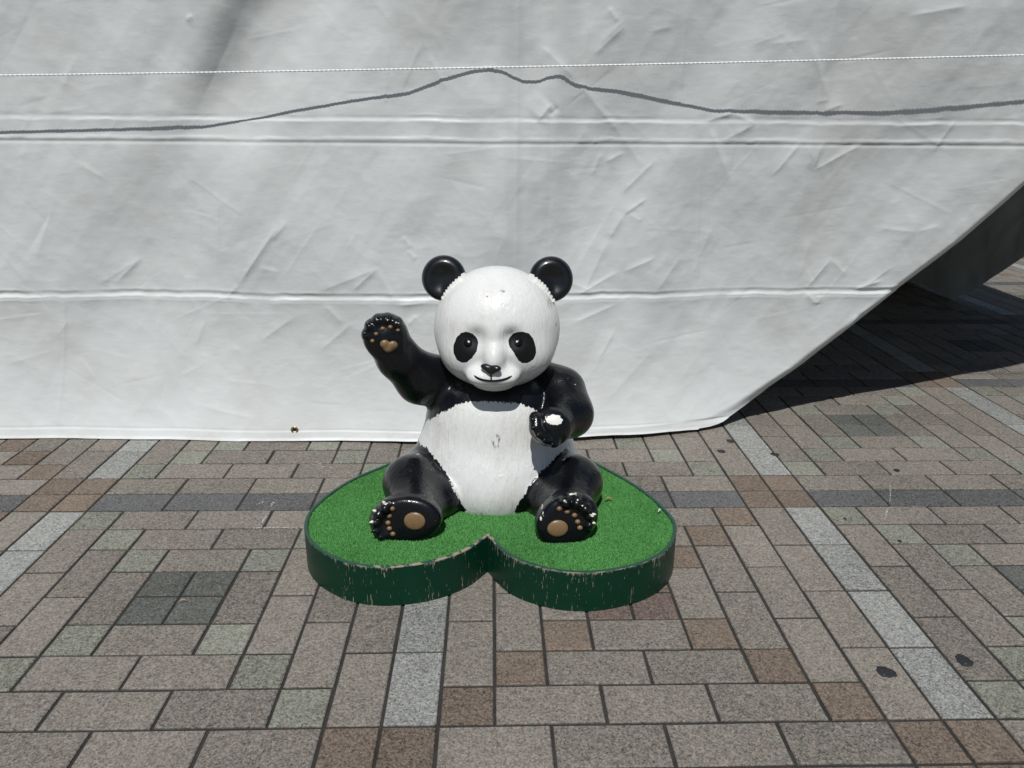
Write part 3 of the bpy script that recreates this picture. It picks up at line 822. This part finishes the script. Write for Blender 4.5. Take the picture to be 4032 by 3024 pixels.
creases = lines('r', [
    # long folds and crumple lines read from the sheet (full-view pixels)
    ((1165, 100), (1240, 170), .05, .06), ((1240, 170), (1350, 300), .05, .06), ((1350, 300), (1390, 360), .03, .05), ((1190, 225), (1160, 262), .10, .09), ((1205, 232), (1185, 250), -.06, .05),
    ((1590, 245), (1530, 262), .06, .05), ((1590, 245), (1640, 268), .05, .05), ((1640, 268), (1570, 305), .05, .06), ((1535, 270), (1585, 385), .05, .06), ((1590, 390), (1600, 310), -.03, .05),
    ((1750, 90), (1800, 215), .045, .06), ((1800, 215), (1770, 220), .03, .04), ((1830, 225), (1790, 240), .05, .05), ((1740, 310), (1680, 385), .06, .05), ((1790, 310), (1770, 370), .05, .05), ((1770, 372), (1880, 312), .05, .05),
    ((2080, 260), (2038, 330), .05, .04), ((1400, 430), (1350, 465), .05, .035), ((1350, 465), (1318, 520), .06, .06), ((1318, 520), (1260, 640), .05, .08), ((1360, 465), (1390, 480), .03, .05),
    ((1310, 350), (1350, 330), .05, .05), ((1420, 345), (1345, 420), .05, .05), ((1250, 640), (1340, 590), .05, .05), ((1200, 600), (1300, 640), .03, .05), ((1280, 380), (1300, 330), .04, .05),
    ((600, 490), (510, 620), .075, .055), ((620, 480), (585, 520), .04, .05), ((510, 620), (480, 650), .05, .05), ((105, 430), (60, 560), .05, .09), ((105, 440), (35, 560), -.04, .10), ((285, 565), (230, 620), .05, .05), ((285, 565), (190, 625), .03, .06),
    ((815, 580), (760, 630), .05, .05), ((815, 580), (690, 630), .045, .07), ((815, 580), (850, 650), .04, .05), ((880, 540), (900, 560), .04, .04), ((870, 510), (890, 535), .04, .04), ((560, 580), (600, 590), .03, .05),
    ((915, 90), (870, 190), .04, .06), ((905, 45), (925, 120), .03, .06), ((925, 115), (965, 190), .04, .05), ((150, 350), (215, 390), .035, .05), ((150, 125), (120, 190), .03, .06), ((405, 45), (420, 35), .05, .04),
    ((1310, 20), (1330, 50), .05, .04), ((1345, 60), (1280, 120), .05, .05), ((1345, 45), (1290, 100), .03, .05), ((1450, 60), (1400, 70), .03, .05), ((1700, 70), (1620, 100), .03, .08), ((1660, 95), (1750, 85), .03, .06), ((1960, 35), (2080, 15), .04, .05),
    ((1825, 570), (1770, 640), .07, .06), ((1825, 572), (1860, 610), .05, .07), ((1780, 520), (1750, 620), .045, .10), ((1770, 650), (1795, 675), .06, .05), ((1795, 675), (1800, 655), .05, .05), ((1880, 640), (1940, 620), .07, .05), ((1850, 755), (1890, 700), .08, .06), ((1890, 700), (1960, 650), .05, .07), ((1960, 590), (1900, 635), .05, .06),
    ((1925, 500), (2010, 510), .035, .06), ((2010, 510), (2060, 495), .03, .05), ((1600, 1000), (1640, 1040), .03, .05), ((1350, 590), (1420, 560), .05, .05), ((1240, 700), (1340, 660), .04, .05), ((1330, 720), (1290, 790), .04, .05),
    ((700, 660), (740, 700), .04, .05), ((760, 700), (690, 760), .04, .06), ((880, 700), (900, 680), .04, .05), ((860, 660), (930, 650), .05, .05), ((630, 690), (560, 740), .04, .06), ((430, 700), (410, 760), .03, .05), ((130, 700), (100, 740), .03, .07), ((150, 780), (190, 830), .03, .06), ((430, 880), (560, 905), .03, .08),
    ((325, 690), (330, 780), .02, .04), ((424, 400), (418, 560), .022, .03), ((468, 370), (462, 600), .025, .03), ((1350, 330), (1352, 640), .022, .03), ((1521, 330), (1519, 660), .028, .03), ((1858, 340), (1850, 560), .02, .03), ((845, 60), (830, 250), .02, .03), ((1268, 10), (1262, 250), .022, .03), ((1480, 10), (1470, 240), .02, .03), ((120, 640), (118, 930), .022, .03), ((1085, 330), (1100, 560), .02, .05), ((1480, 560), (1420, 640), .05, .10), ((1560, 480), (1500, 620), .04, .12), ((1260, 560), (1340, 430), .035, .09), ((1240, 850), (1330, 750), .03, .12), ((1420, 760), (1300, 880), .03, .12)])
crng = np.random.default_rng(5)
for _ in range(70):                                          # small crumples, denser along the packing folds
    if crng.random() < .5: z0 = crng.choice([wall(1000, 290)[1], wall(1000, 645)[1]])+crng.normal(0, .55)
    else: z0 = crng.uniform(.3, 13.6)
    x0 = crng.uniform(-17.5, 16.5); L = crng.uniform(.25, 1.3); a = crng.normal(.9, .7)*crng.choice([1, 1, -1])
    creases.append(('r', np.array((x0, z0)), np.array((x0+math.cos(a)*L, z0+math.sin(a)*L)), crng.uniform(.004, .016)*crng.choice([1, -1]), crng.uniform(.03, .10)))
for _ in range(150):                                          # fine hairline creases
    z0 = crng.uniform(.3, 13.4); x0 = crng.uniform(-17.5, 16.5); L = crng.uniform(.7, 3.0); a = crng.choice([crng.normal(.95, .25), crng.normal(.1, .2), crng.normal(2.2, .4)])
    creases.append(('r', np.array((x0, z0)), np.array((x0+math.cos(a)*L, z0+math.sin(a)*L)), crng.uniform(.005, .013)*crng.choice([1, -1]), crng.uniform(.016, .030)))
zb1a, zb1b = wall(1000, 263)[1], wall(1000, 300)[1]
zb2 = wall(1000, 646)[1]
CORR = None
def sheet_depth(x, z):
    w = np.clip(z/11.4, 0, 1.15)
    y = (1-w)*smooth_interp(x, hemX, hemY, .9)+w*smooth_interp(x, rX, rY, .35)
    # flare out near the ground
    y -= .30*np.exp(-z/1.1)-.30*np.exp(-0/1.1)*0-.0
    y += .30
    # soft hanging folds
    d = x*.80+(z-11.0)*(-.60)
    a = wall(505, 60)
    s = (x-a[0])*.84-(z-a[1])*.54                            # distance across the slanting fold at upper left
    lon = (x-a[0])*(-.54)-(z-a[1])*.84
    fade = 1/(1+np.exp((lon-2.9)/.5))
    y += .78/(1+np.exp(-s/.30))*fade*np.exp(-np.clip(s, 0, 9)/2.4)
    y += .10*z-.0088*z*z-.20
    for pa, pb, amp_, w_f, back, ends in (((1225, 190), (1160, 600), .26, .32, 1.3, .7), ((1075, 330), (1030, 560), -.10, .22, 1.4, .6), ((700, 290), (600, 450), .13, .22, 1.3, .5),
                                          ((1580, 380), (1440, 660), .10, .25, 1.5, .6), ((330, 120), (250, 300), .10, .25, 1.4, .6), ((930, 20), (880, 180), .10, .25, 1.4, .5),
                                          ((1850, 60), (1700, 300), .12, .28, 1.6, .6), ((1330, 640), (1240, 860), .10, .25, 1.4, .5), ((760, 690), (690, 860), .08, .25, 1.4, .5), ((160, 640), (90, 860), .08, .25, 1.4, .5)):
        A_, B_ = wall(*pa), wall(*pb); L_ = math.hypot(*(B_-A_)); ux_, uz_ = (B_-A_)/L_
        lo2 = (x-A_[0])*ux_+(z-A_[1])*uz_; s3 = -(x-A_[0])*uz_+(z-A_[1])*ux_
        s3 = s3+.12*fbm(lo2*.6+pa[0], lo2*0+.4, 61, 2)
        win = 1/(1+np.exp(-lo2/ends))/(1+np.exp((lo2-L_)/ends))
        y += amp_*win*np.exp(-np.clip(s3, 0, 9)/back)/(1+np.exp(-np.clip(s3/w_f, -40, 40)))
    a2 = wall(640, 330); s2 = (x-a2[0])*.86-(z-a2[1])*.50
    y += .05*np.exp(-(s2/.5)**2)*np.exp(-((z-a2[1])/2.2)**2)
    # vertical folds over the middle, falling from the ridge the rope touches
    for px, amp, wd_, z_lo, z_hi in ((1065, -.10, .55, 5.2, 12), (1190, -.07, .35, 6.0, 13), (1130, .07, .35, 6.5, 13), (890, .05, .6, 8.5, 14), (470, -.03, .5, 1, 7), (650, .03, .6, 2, 6), (1500, .04, .8, 2, 9), (1700, -.05, .9, 3, 10), (1900, .04, .7, 5, 13), (200, .04, .9, 2, 9), (2050, -.05, .6, 9, 14)):
        xx = wall(px, 400)[0]-(z-8)*.06
        y += amp*np.exp(-((x-xx)/wd_)**2)*np.clip((z-z_lo)/1.5, 0, 1)*np.clip((z_hi-z)/1.5, 0, 1)
    y += .16*fbm(x*.30+3, z*.17+7, 3, 2)
    y += .030*fbm(x*.75+z*.4, z*.6, 31, 3)
    pu, pl_ = x*.82-z*.57, x*.57+z*.82                       # the pull towards the tied-back corner draws long slanting folds
    y += (.20*fbm(pu*.40+1.7, pl_*.11+3, 35, 2)+.040*fbm(pu*.95+4, pl_*.24+9, 37, 2)*np.clip(.5+1.6*fbm(x*.2+5, z*.2, 36, 2), 0, 1.4)+.010*fbm(pu*2.2, pl_*.5, 39, 2))*np.clip(.55+.05*z, 0, 1)
    pv, pw = x*.95+z*.31, -x*.31+z*.95
    y += .030*ridged(pv*.55+3, pw*.20, 43)+.016*ridged(pu*.9+7, pl_*.5+2, 45)+.016*ridged(x*.8+z*.25+5, z*1.3-x*.2+1, 46)
    # crumple
    y += .026*ridged(x*.9+z*.5+9, z*.7-x*.3+4, 41)+.013*ridged(x*1.5-z*1.0+3, z*.55+x*.3, 47)
    y += .0035*ridged(x*3.1+2, z*4.2, 53)+.0028*fbm(x*3.0, z*8.5, 59, 3)
    if CORR is not None: y += np.interp(x, CORR[0], CORR[1])*(lambda q: q*q*(3-2*q))(np.clip((z-1.0)/8.5, 0, 1))
    # packing folds: two standing lips with shallow steps, one deep pleat lower down
    wob = .05*fbm(x*.5, x*0+.3, 71, 3)+.035*fbm(x*2.3, x*0+.9, 73, 3)
    def lip_(zz, up, amp):                                    # lip rising sharply on its upper side
        t = z-zz-wob; return -amp*np.where(t > 0, np.exp(-t/.025), np.exp(t/up))
    mod = np.clip(1+1.5*fbm(x*.7, x*0+2.2, 77, 3), .1, 3); mod2 = np.clip(1+1.3*fbm(x*1.1, x*0+6.2, 79, 3), .15, 3)
    y += lip_(zb1a, .22, .022)*mod+lip_(zb1b, .10, .016)*mod2+lip_(zb1b-.055, .05, .010)+lip_(zb1a+.16, .10, .010)*mod
    y += .020*np.exp(-((z-zb1b+.13)/.05)**2)+.015*np.exp(-((z-zb1a-.12)/.07)**2)
    y += lip_(zb2-.05, .30, .026)*mod2+.026*mod*np.exp(-((z-zb2-.06-wob)/.07)**2)+lip_(zb2+.17, .08, .012)*mod+lip_(zb2-.16, .08, .010)*mod2
    # hem stitching
    y += .024*np.exp(-((z-.33-.03*fbm(x*.4, x*0, 81, 2))/.022)**2)-.012*(z < .33)
    y += -.025*np.exp(-(np.clip(z-.02, 0, 9)/.03)**2)
    for kind, p, q_, amp, wd_ in creases:
        e = q_-p; L = math.hypot(*e); ux, uz = e/L
        m = (x > min(p[0], q_[0])-.5) & (x < max(p[0], q_[0])+.5) & (z > min(p[1], q_[1])-.5) & (z < max(p[1], q_[1])+.5)
        if not m.any(): continue
        xs, zs = x[m]-p[0], z[m]-p[1]; t = (xs*ux+zs*uz)/L; dd = -xs*uz+zs*ux
        tap = np.clip(t/.25+.15, 0, 1)*np.clip((1-t)/.25+.15, 0, 1)*np.clip(1+t*6, 0, 1)*np.clip(1+(1-t)*6, 0, 1)
        prof_ = .70*np.where(dd > 0, np.exp(-dd/wd_*.8), np.exp(dd/(wd_*2.2)))+.32*np.clip(1-np.where(dd > 0, dd/(wd_*3.0), -dd/(wd_*7.0)), 0, 1)
        y[m] -= amp*.60*tap*prof_
    q = np.clip((z-13.2)/6.5, 0, 1); q = q*q*(3-2*q)
    return y*(1-q)+5.7*q
RY = 4.50
ra, rb_ = at_y(*full(0, 163), RY), at_y(*full(2212, 117), RY)
dirv = (rb_-ra)/(rb_[0]-ra[0])
cxs, cys = [], []
sxs = np.linspace(0, 2212, 90)
for px, df in zip(sxs, np.interp(sxs, [a for a, _ in shad], [b for _, b in shad])):
    sp = full(px, 163-46*px/2212+df); best = None
    for yy in np.linspace(RY+.02, RY+2.6, 400):
        p = at_y(*sp, yy); t = (yy-RY)/(-sdir.y); zr = ra[2]+dirv[2]*(p[0]+t*sdir.x-ra[0])
        e = abs(p[2]+t*sdir.z-zr)
        if best is None or e < best[0]: best = (e, p)
    p = best[1]
    cxs.append(p[0]); cys.append(p[1]-float(sheet_depth(np.array([p[0]]), np.array([p[2]]))[0]))
CORR = (np.r_[-60, cxs, 60], np.r_[cys[0], cys, cys[-1]])
r0 = .42
for _ in range(4):                                            # settle the fold line onto the sheet's own depth
    dd_ = sheet_depth(np.clip(eX[:len(edge_px_)], -40, 40), np.maximum(eZ[:len(edge_px_)], 0))+r0*np.clip(eZ[:len(edge_px_)]/1.2, .15, 1)
    for i_, p_ in enumerate(edge_px_):
        q3 = at_y(*p_, dd_[i_]); eX[i_], eZ[i_] = q3[0], q3[2]
eZ = np.maximum.accumulate(eZ+np.arange(len(eZ))*1e-4)
Z, W = np.meshgrid(rows, wcol, indexing='ij')
EX = np.interp(Z, eZ, eX)
EX = np.where(Z < eZ[0], eX[0], EX)
XL = -17.6
Xg = XL+(EX-XL)*W
Xfar = np.linspace(-48, XL-.15, ncol_far)
Xg = np.concatenate([np.tile(Xfar, (len(rows), 1)), Xg], 1); Zg = np.tile(rows[:, None], (1, Xg.shape[1]))
Yg = sheet_depth(Xg, Zg)
# hem line: on the ground at left, lifted a little over the middle
hemZ = np.interp(Xg, np.array([-60, -17, -12.5, -9, -4, -1.5, 0, 12])+X0, np.array([.02, .03, .07, .17, .18, .13, .06, .0]))
Zp = Zg+hemZ*np.exp(-Zg/.8)
# the edge rolls back round the slanting fold
n_curl = 26
slope = np.gradient(eX, eZ)
sl_r = np.interp(rows, eZ, slope); sl_r = np.convolve(np.pad(sl_r, 8, 'edge'), np.ones(17)/17, 'valid')
nxr = 1/np.sqrt(1+sl_r**2); nzr = -sl_r/np.sqrt(1+sl_r**2)     # outward, in the sheet plane
dist = (EX[:, -1:]-Xg)*nxr[:, None]                             # distance from the fold line
# within the roll the sheet is bent back so that its outermost point lies on the fold line
arc = r0*math.pi/2
inside = np.clip((arc*.64-dist)/(arc*.64), 0, 1)
bend = r0*(1-np.cos(inside*math.pi/2))*np.clip(Zg/1.2, .15, 1)
Yg = Yg+bend
last = Xg.shape[1]-1
cx, cy, cz = [], [], []
for i in range(1, n_curl+1):
    if i <= 14:
        a = i/14*math.pi*.62
        off_n = -r0*(1-math.cos(a)); off_y = r0*math.sin(a)
    else:
        a = math.pi*.62; t = (i-14)*.16
        off_n = -r0*(1-math.cos(a))-t*math.sin(a-math.pi/2)*.9; off_y = r0*math.sin(a)+t*math.cos(a-math.pi/2)*.9
    k = np.clip(rows/1.2, .15, 1)
    cx.append(Xg[:, last]+off_n*nxr*k); cy.append(Yg[:, last]+off_y*k); cz.append(np.maximum(Zp[:, last]+off_n*nzr*k*.9, .03))
Xg = np.concatenate([Xg, np.array(cx).T], 1); Yg = np.concatenate([Yg, np.array(cy).T], 1); Zp = np.concatenate([Zp, np.array(cz).T], 1)
nr, nc = Xg.shape
ids = np.arange(nr*nc).reshape(nr, nc)
Fq = np.stack([ids[:-1, :-1], ids[:-1, 1:], ids[1:, 1:], ids[1:, :-1]], -1).reshape(-1, 4)
tv = NT('white_vinyl'); vp = tv.pos()
dirt = tv.noise(vp, 2.2, 4, .6); dirt2 = tv.noise(vp, 40, 3, .7)
sepz = tv.node('SeparateXYZ'); tv.link(vp, sepz.inputs[0])
vc = tv.mix(tv.ramp(dirt, .42, .75), rgb(.700, .726, .726), rgb(.650, .668, .664))
vc = tv.mix(tv.math('MULTIPLY', tv.ramp(dirt2, .66, .80), .25), vc, rgb(.45, .44, .42))
smudge = tv.math('MULTIPLY', tv.ramp(sepz.outputs[2], .10, .0), tv.ramp(tv.noise(vp, 6, 4, .7), .45, .7))
vc = tv.mix(tv.math('MULTIPLY', smudge, .35), vc, rgb(.50, .47, .43))
tv.set(Base_Color=vc, Roughness=.42); tv.b.inputs['Specular IOR Level'].default_value = .40
h1 = tv.noise(vp, 26, 4, .62, (1, 1, 2.4), .8); h2 = tv.noise(vp, 95, 3, .6, (1, 1, 1.6), .3)
hh = tv.math('ADD', h1, tv.math('MULTIPLY', h2, .22))
tv.link(tv.bump(hh, .0040, .15), tv.b.inputs['Normal'])
tl = tv.node('BsdfTranslucent'); tl.inputs['Color'].default_value = rgb(.62, .58, .46)
mx = tv.node('MixShader'); mx.inputs[0].default_value = .05
outn = tv.n['Material Output']
tv.link(tv.b.outputs[0], mx.inputs[1]); tv.link(tl.outputs[0], mx.inputs[2]); tv.link(mx.outputs[0], outn.inputs['Surface'])
M_VINYL = tv.m
front = mesh('front_sheet', np.stack([Xg, Yg, Zp], -1).reshape(-1, 3), Fq, M_VINYL, tent, smooth=True)

# brass eyelet in the hem
gp_ = at_y(1161, 1692, 4.9)
gy = float(sheet_depth(np.array([gp_[0]]), np.array([gp_[2]]))[0])
gp_ = at_y(1161, 1692, gy)
tbz = NT('brass'); tbz.set(Base_Color=rgb(.55, .42, .20), Roughness=.3); tbz.b.inputs['Metallic'].default_value = 1.0
V, Fc = [], []
for i in range(24):
    a = 2*math.pi*i/24
    for j in range(8):
        b = 2*math.pi*j/8; rr = .098+.032*math.cos(b)
        V.append((gp_[0]+rr*math.cos(a), gp_[1]-.035+.022*math.sin(b), gp_[2]+rr*math.sin(a)))
for i in range(24):
    for j in range(8): Fc.append((i*8+j, i*8+(j+1) % 8, ((i+1) % 24)*8+(j+1) % 8, ((i+1) % 24)*8+j))
mesh('eyelet', V, Fc, tbz.m, front, smooth=True)
hole = [(gp_[0]+.07*math.cos(2*math.pi*i/20), gp_[1]-.030, gp_[2]+.07*math.sin(2*math.pi*i/20)) for i in range(20)]
mesh('eyelet_hole', hole+[(a, b+.012, c) for a, b, c in hole], [tuple(range(20))]+[tuple(range(39, 19, -1))]+[(i, (i+1) % 20, 20+(i+1) % 20, 20+i) for i in range(20)], simple('dark_gap', (.008, .008, .008), .9).m, front)

# the other sheets: right side wall seen from inside, back and left walls, roof
RX = 19.35+X0
def side_edge(z):
    return np.interp(z, [0, .25, .6, 1.6, 3.2, 6, 10, 20], side_y)
def on_side(px, py):
    d = ray(px, py); t = (RX-CAM[0])/d[0]; return CAM+d*t
pe = [on_side(*p) for p in ((3748, 1178), (3790, 1158), (3872, 1108), (3960, 1055), (4032, 1010))]
sz = [p[2] for p in pe]; sy = [p[1] for p in pe]
side_fn = lambda z: np.interp(z, sz+[20], sy+[6.8])
zs = np.r_[np.linspace(0, 6, 70), np.linspace(6.2, 20, 40)]; ts = np.linspace(0, 1, 120)
Zs, Ts = np.meshgrid(zs, ts, indexing='ij')
y0 = side_fn(Zs); Ys = y0+(56-y0)*Ts**1.5
Xs = RX+.25*fbm(Ys*.35, Zs*.25, 91, 3)+.16*np.sin(Ys*1.1+Zs*.5)*np.exp(-(Ys-26)**2/60)+.16*ridged(Ys*.9+Zs*.6, Zs*.8, 93)
roll = np.exp(-(Ys-y0)/.5); Xs = Xs+.10*roll*np.clip(Zs/.8, 0, 1)
hemS = .05+.05*np.exp(-((Ys-28.5)/1.4)**2)
Zs2 = Zs+hemS*np.exp(-Zs/.7)*np.clip((Ys-y0)/.8, 0, 1)
nr, nc = Xs.shape; ids = np.arange(nr*nc).reshape(nr, nc)
Fs = np.stack([ids[:-1, :-1], ids[:-1, 1:], ids[1:, 1:], ids[1:, :-1]], -1).reshape(-1, 4)
mesh('side_sheet', np.stack([Xs, Ys, Zs2], -1).reshape(-1, 3), Fs, M_VINYL, tent, smooth=True)
def slab(name, a, b, mat, parent):
    (x0, y0, z0), (x1, y1, z1_) = a, b
    v = [(x0, y0, z0), (x1, y0, z0), (x1, y1, z0), (x0, y1, z0), (x0, y0, z1_), (x1, y0, z1_), (x1, y1, z1_), (x0, y1, z1_)]
    return mesh(name, v, [(3, 2, 1, 0), (4, 5, 6, 7), (0, 1, 5, 4), (1, 2, 6, 5), (2, 3, 7, 6), (3, 0, 4, 7)], mat, parent)
EXR = 21.7+X0
slab('back_sheet', (-48, 56.2, .05), (RX, 56.25, 20), M_VINYL, tent)
slab('left_sheet', (-48.3, 6, .05), (-48.25, 56, 20), M_VINYL, tent)
# shallow gable roof
rv = [(-48.6, 5.2, 20.02), (EXR, 5.2, 20.02), (EXR, 31, 27), (-48.6, 31, 27), (-48.6, 57, 20.02), (EXR, 57, 20.02)]
rv += [(x, y, z+.06) for x, y, z in rv]
mesh('roof', rv, [(3, 2, 1, 0), (4, 5, 2, 3), (6, 7, 8, 9), (9, 8, 11, 10), (0, 1, 7, 6), (5, 4, 10, 11), (1, 2, 8, 7), (2, 5, 11, 8), (3, 0, 6, 9), (4, 3, 9, 10)], M_VINYL, tent)
M_POLE = simple('galvanised_pole', (.42, .43, .44), .35).m; M_POLE.node_tree.nodes['Principled BSDF'].inputs['Metallic'].default_value = .9
for x, y in ((EXR-.35, 6.9), (EXR-.35, 56.6), (-48.0, 6.9), (-48.0, 56.6)):
    tube('pole', [(x, y, -.02), (x, y, 10), (x, y, 19.98)], .17, M_POLE, tent, 16)

# ------------------------------------------------------------------ rope strung in front of the sheet
tr2 = NT('white_rope'); tr2.set(Base_Color=rgb(.80, .81, .82), Roughness=.6)
def twisted(name, a, b, rad, turns, n):
    a, b = np.asarray(a, float), np.asarray(b, float); V = []; Fc = []
    t = (b-a)/np.linalg.norm(b-a); u = np.cross(t, (0, 1, 0)); u /= np.linalg.norm(u); w = np.cross(t, u); k = 12
    for i in range(n+1):
        c = a+(b-a)*i/n; ph = turns*2*math.pi*i/n
        c = c+np.array((0, 0, -.16*4*(i/n)*(1-i/n)+.10))
        for j in range(k):
            an = 2*math.pi*j/k; r = rad*(1+.20*math.cos(3*(an-ph/3)))
            V.append(c+(u*math.cos(an)+w*math.sin(an))*r)
    for i in range(n):
        for j in range(k): Fc.append((i*k+j, i*k+(j+1) % k, (i+1)*k+(j+1) % k, (i+1)*k+j))
    return mesh(name, np.array(V), np.array(Fc), tr2.m, None, smooth=True, origin=tuple(a))
rope = twisted('rope', ra-dirv*10, rb_+dirv*14, .0215, 420, 6000)
tag(rope, 'thin white twisted rope strung level across the front of the tent sheet', 'rope')

# ------------------------------------------------------------------ small marks and litter on the paving
tgm = NT('old_gum'); q_ = tgm.pos()
tgm.set(Base_Color=tgm.mix(tgm.ramp(tgm.noise(q_, 160, 2, .6), .62, .72), rgb(.014, .015, .018), rgb(.10, .10, .10)), Roughness=.75)
def blot(px, py, rx, ry, ang=0.0, n=26, seed=0, mat=tgm.m, name='gum_spot', th=.014):
    c = at_z(px, py, 0.0); r_ = np.random.default_rng(seed+int(px)); ph = r_.random(4)*6.28; V = []
    for ring, s, z in ((0, 1.0, .012), (1, .82, .012+th)):
        for i in range(n):
            a = 2*math.pi*i/n; k_ = 1+.09*math.sin(2*a+ph[0])+.07*math.sin(3*a+ph[1])+.06*math.sin(7*a+ph[2])+.04*math.sin(11*a+ph[3])
            x, y = rx*k_*s*math.cos(a), ry*k_*s*math.sin(a)
            V.append((c[0]+x*math.cos(ang)-y*math.sin(ang), c[1]+x*math.sin(ang)+y*math.cos(ang), z))
    V.append((c[0], c[1], .014+th))
    Fc = [(i, (i+1) % n, n+(i+1) % n, n+i) for i in range(n)]+[(n+i, n+(i+1) % n, 2*n) for i in range(n)]
    return mesh(name, V, Fc, mat, pavement, smooth=True, origin=(c[0], c[1], 0))
blot(3488, 2648, .165, .185, .4); blot(3796, 2602, .160, .17, .2)
blot(2876, 1737, .12, .14); blot(2840, 1778, .14, .13); blot(3050, 1790, .13, .13, .5); blot(3531, 1853, .09, .10); blot(3542, 2132, .05, .07); blot(3327, 2044, .04, .05)
tch = NT('chalk'); q_ = tch.pos()
tch.set(Base_Color=rgb(.62, .62, .60), Roughness=.95)
al = tch.ramp(tch.noise(q_, 130, 3, .7), .47, .60); tch.link(tch.math('MULTIPLY', al, .75), tch.b.inputs['Alpha'])
def chalk(pts, w):
    P = np.array([at_z(*p, .0)[:2] for p in pts]); V = []
    for i, p in enumerate(P):
        t = P[min(i+1, len(P)-1)]-P[max(i-1, 0)]; t /= np.linalg.norm(t); nrm = np.array((-t[1], t[0]))*w*(.6+.4*math.sin(1+i*2.1))
        V += [(*(p-nrm), .0125), (*(p+nrm), .0125), (*(p-nrm*.6), .0155), (*(p+nrm*.6), .0155)]
    Fc = []
    for i in range(len(P)-1):
        a, b = i*4, i*4+4
        Fc += [(a+2, b+2, b+3, a+3), (a, b, b+2, a+2), (a+3, b+3, b+1, a+1)]
    mesh('chalk_mark', V, Fc, tch.m, pavement)
def s2(x, y): return 800+x*.36166, 1700+y*.36166
chalk([s2(700, 900), s2(660, 960), s2(615, 1025)], .05); chalk([s2(545, 1055), s2(700, 1050), s2(850, 1050), s2(1030, 1050)], .05)
chalk([s2(770, 770), s2(745, 800), s2(735, 822)], .04); chalk([s2(660, 762), s2(620, 785), s2(570, 805)], .05); chalk([s2(1175, 350), s2(1260, 375), s2(1400, 400)], .035); chalk([s2(1250, 345), s2(1300, 358)], .03)
chalk([(3505, 1912), (3506, 1950), (3503, 1982)], .025); chalk([(3495, 2005), (3482, 2048)], .03)
M_LEAF = simple('dry_leaf', (.34, .20, .05), .7).m
def leaf(px, py, z, L, w, ang, mat, label):
    c = at_z(px, py, z); V = []; n = 7
    for i in range(n):
        t = i/(n-1); ww = w*math.sin(math.pi*(t*.92+.04)); zz = .02+.05*math.sin(math.pi*t)
        for s in (-1, 0, 1):
            x = (t-.5)*L; y = s*ww
            V.append((c[0]+x*math.cos(ang)-y*math.sin(ang), c[1]+x*math.sin(ang)+y*math.cos(ang)+.05*math.sin(t*3), z+zz+(.02 if s else 0)))
    Fc = []
    for i in range(n-1):
        for j in range(2):
            a = i*3+j; Fc.append((a, a+3, a+4, a+1))
    o = mesh('fallen_leaf', V, Fc, mat, None, smooth=True, origin=tuple(c))
    return tag(o, label, 'leaf')
leaf(2398, 1974, TURF+.05, .19, .035, -.1, M_LEAF, 'curled orange dry leaf lying on the turf beside the panda')
leaf(717, 2379, .012, .24, .016, .35, simple('straw_leaf', (.36, .31, .16), .8).m, 'thin straw coloured leaf sliver lying on a dark square paver')
scrap = leaf(2600, 2021, TURF+.05, .13, .04, .3, simple('pale_scrap', (.45, .47, .42), .7).m, 'tiny pale torn scrap lying on the turf near its right rim')
scrap['category'] = 'scrap'; scrap.name = 'torn_scrap'
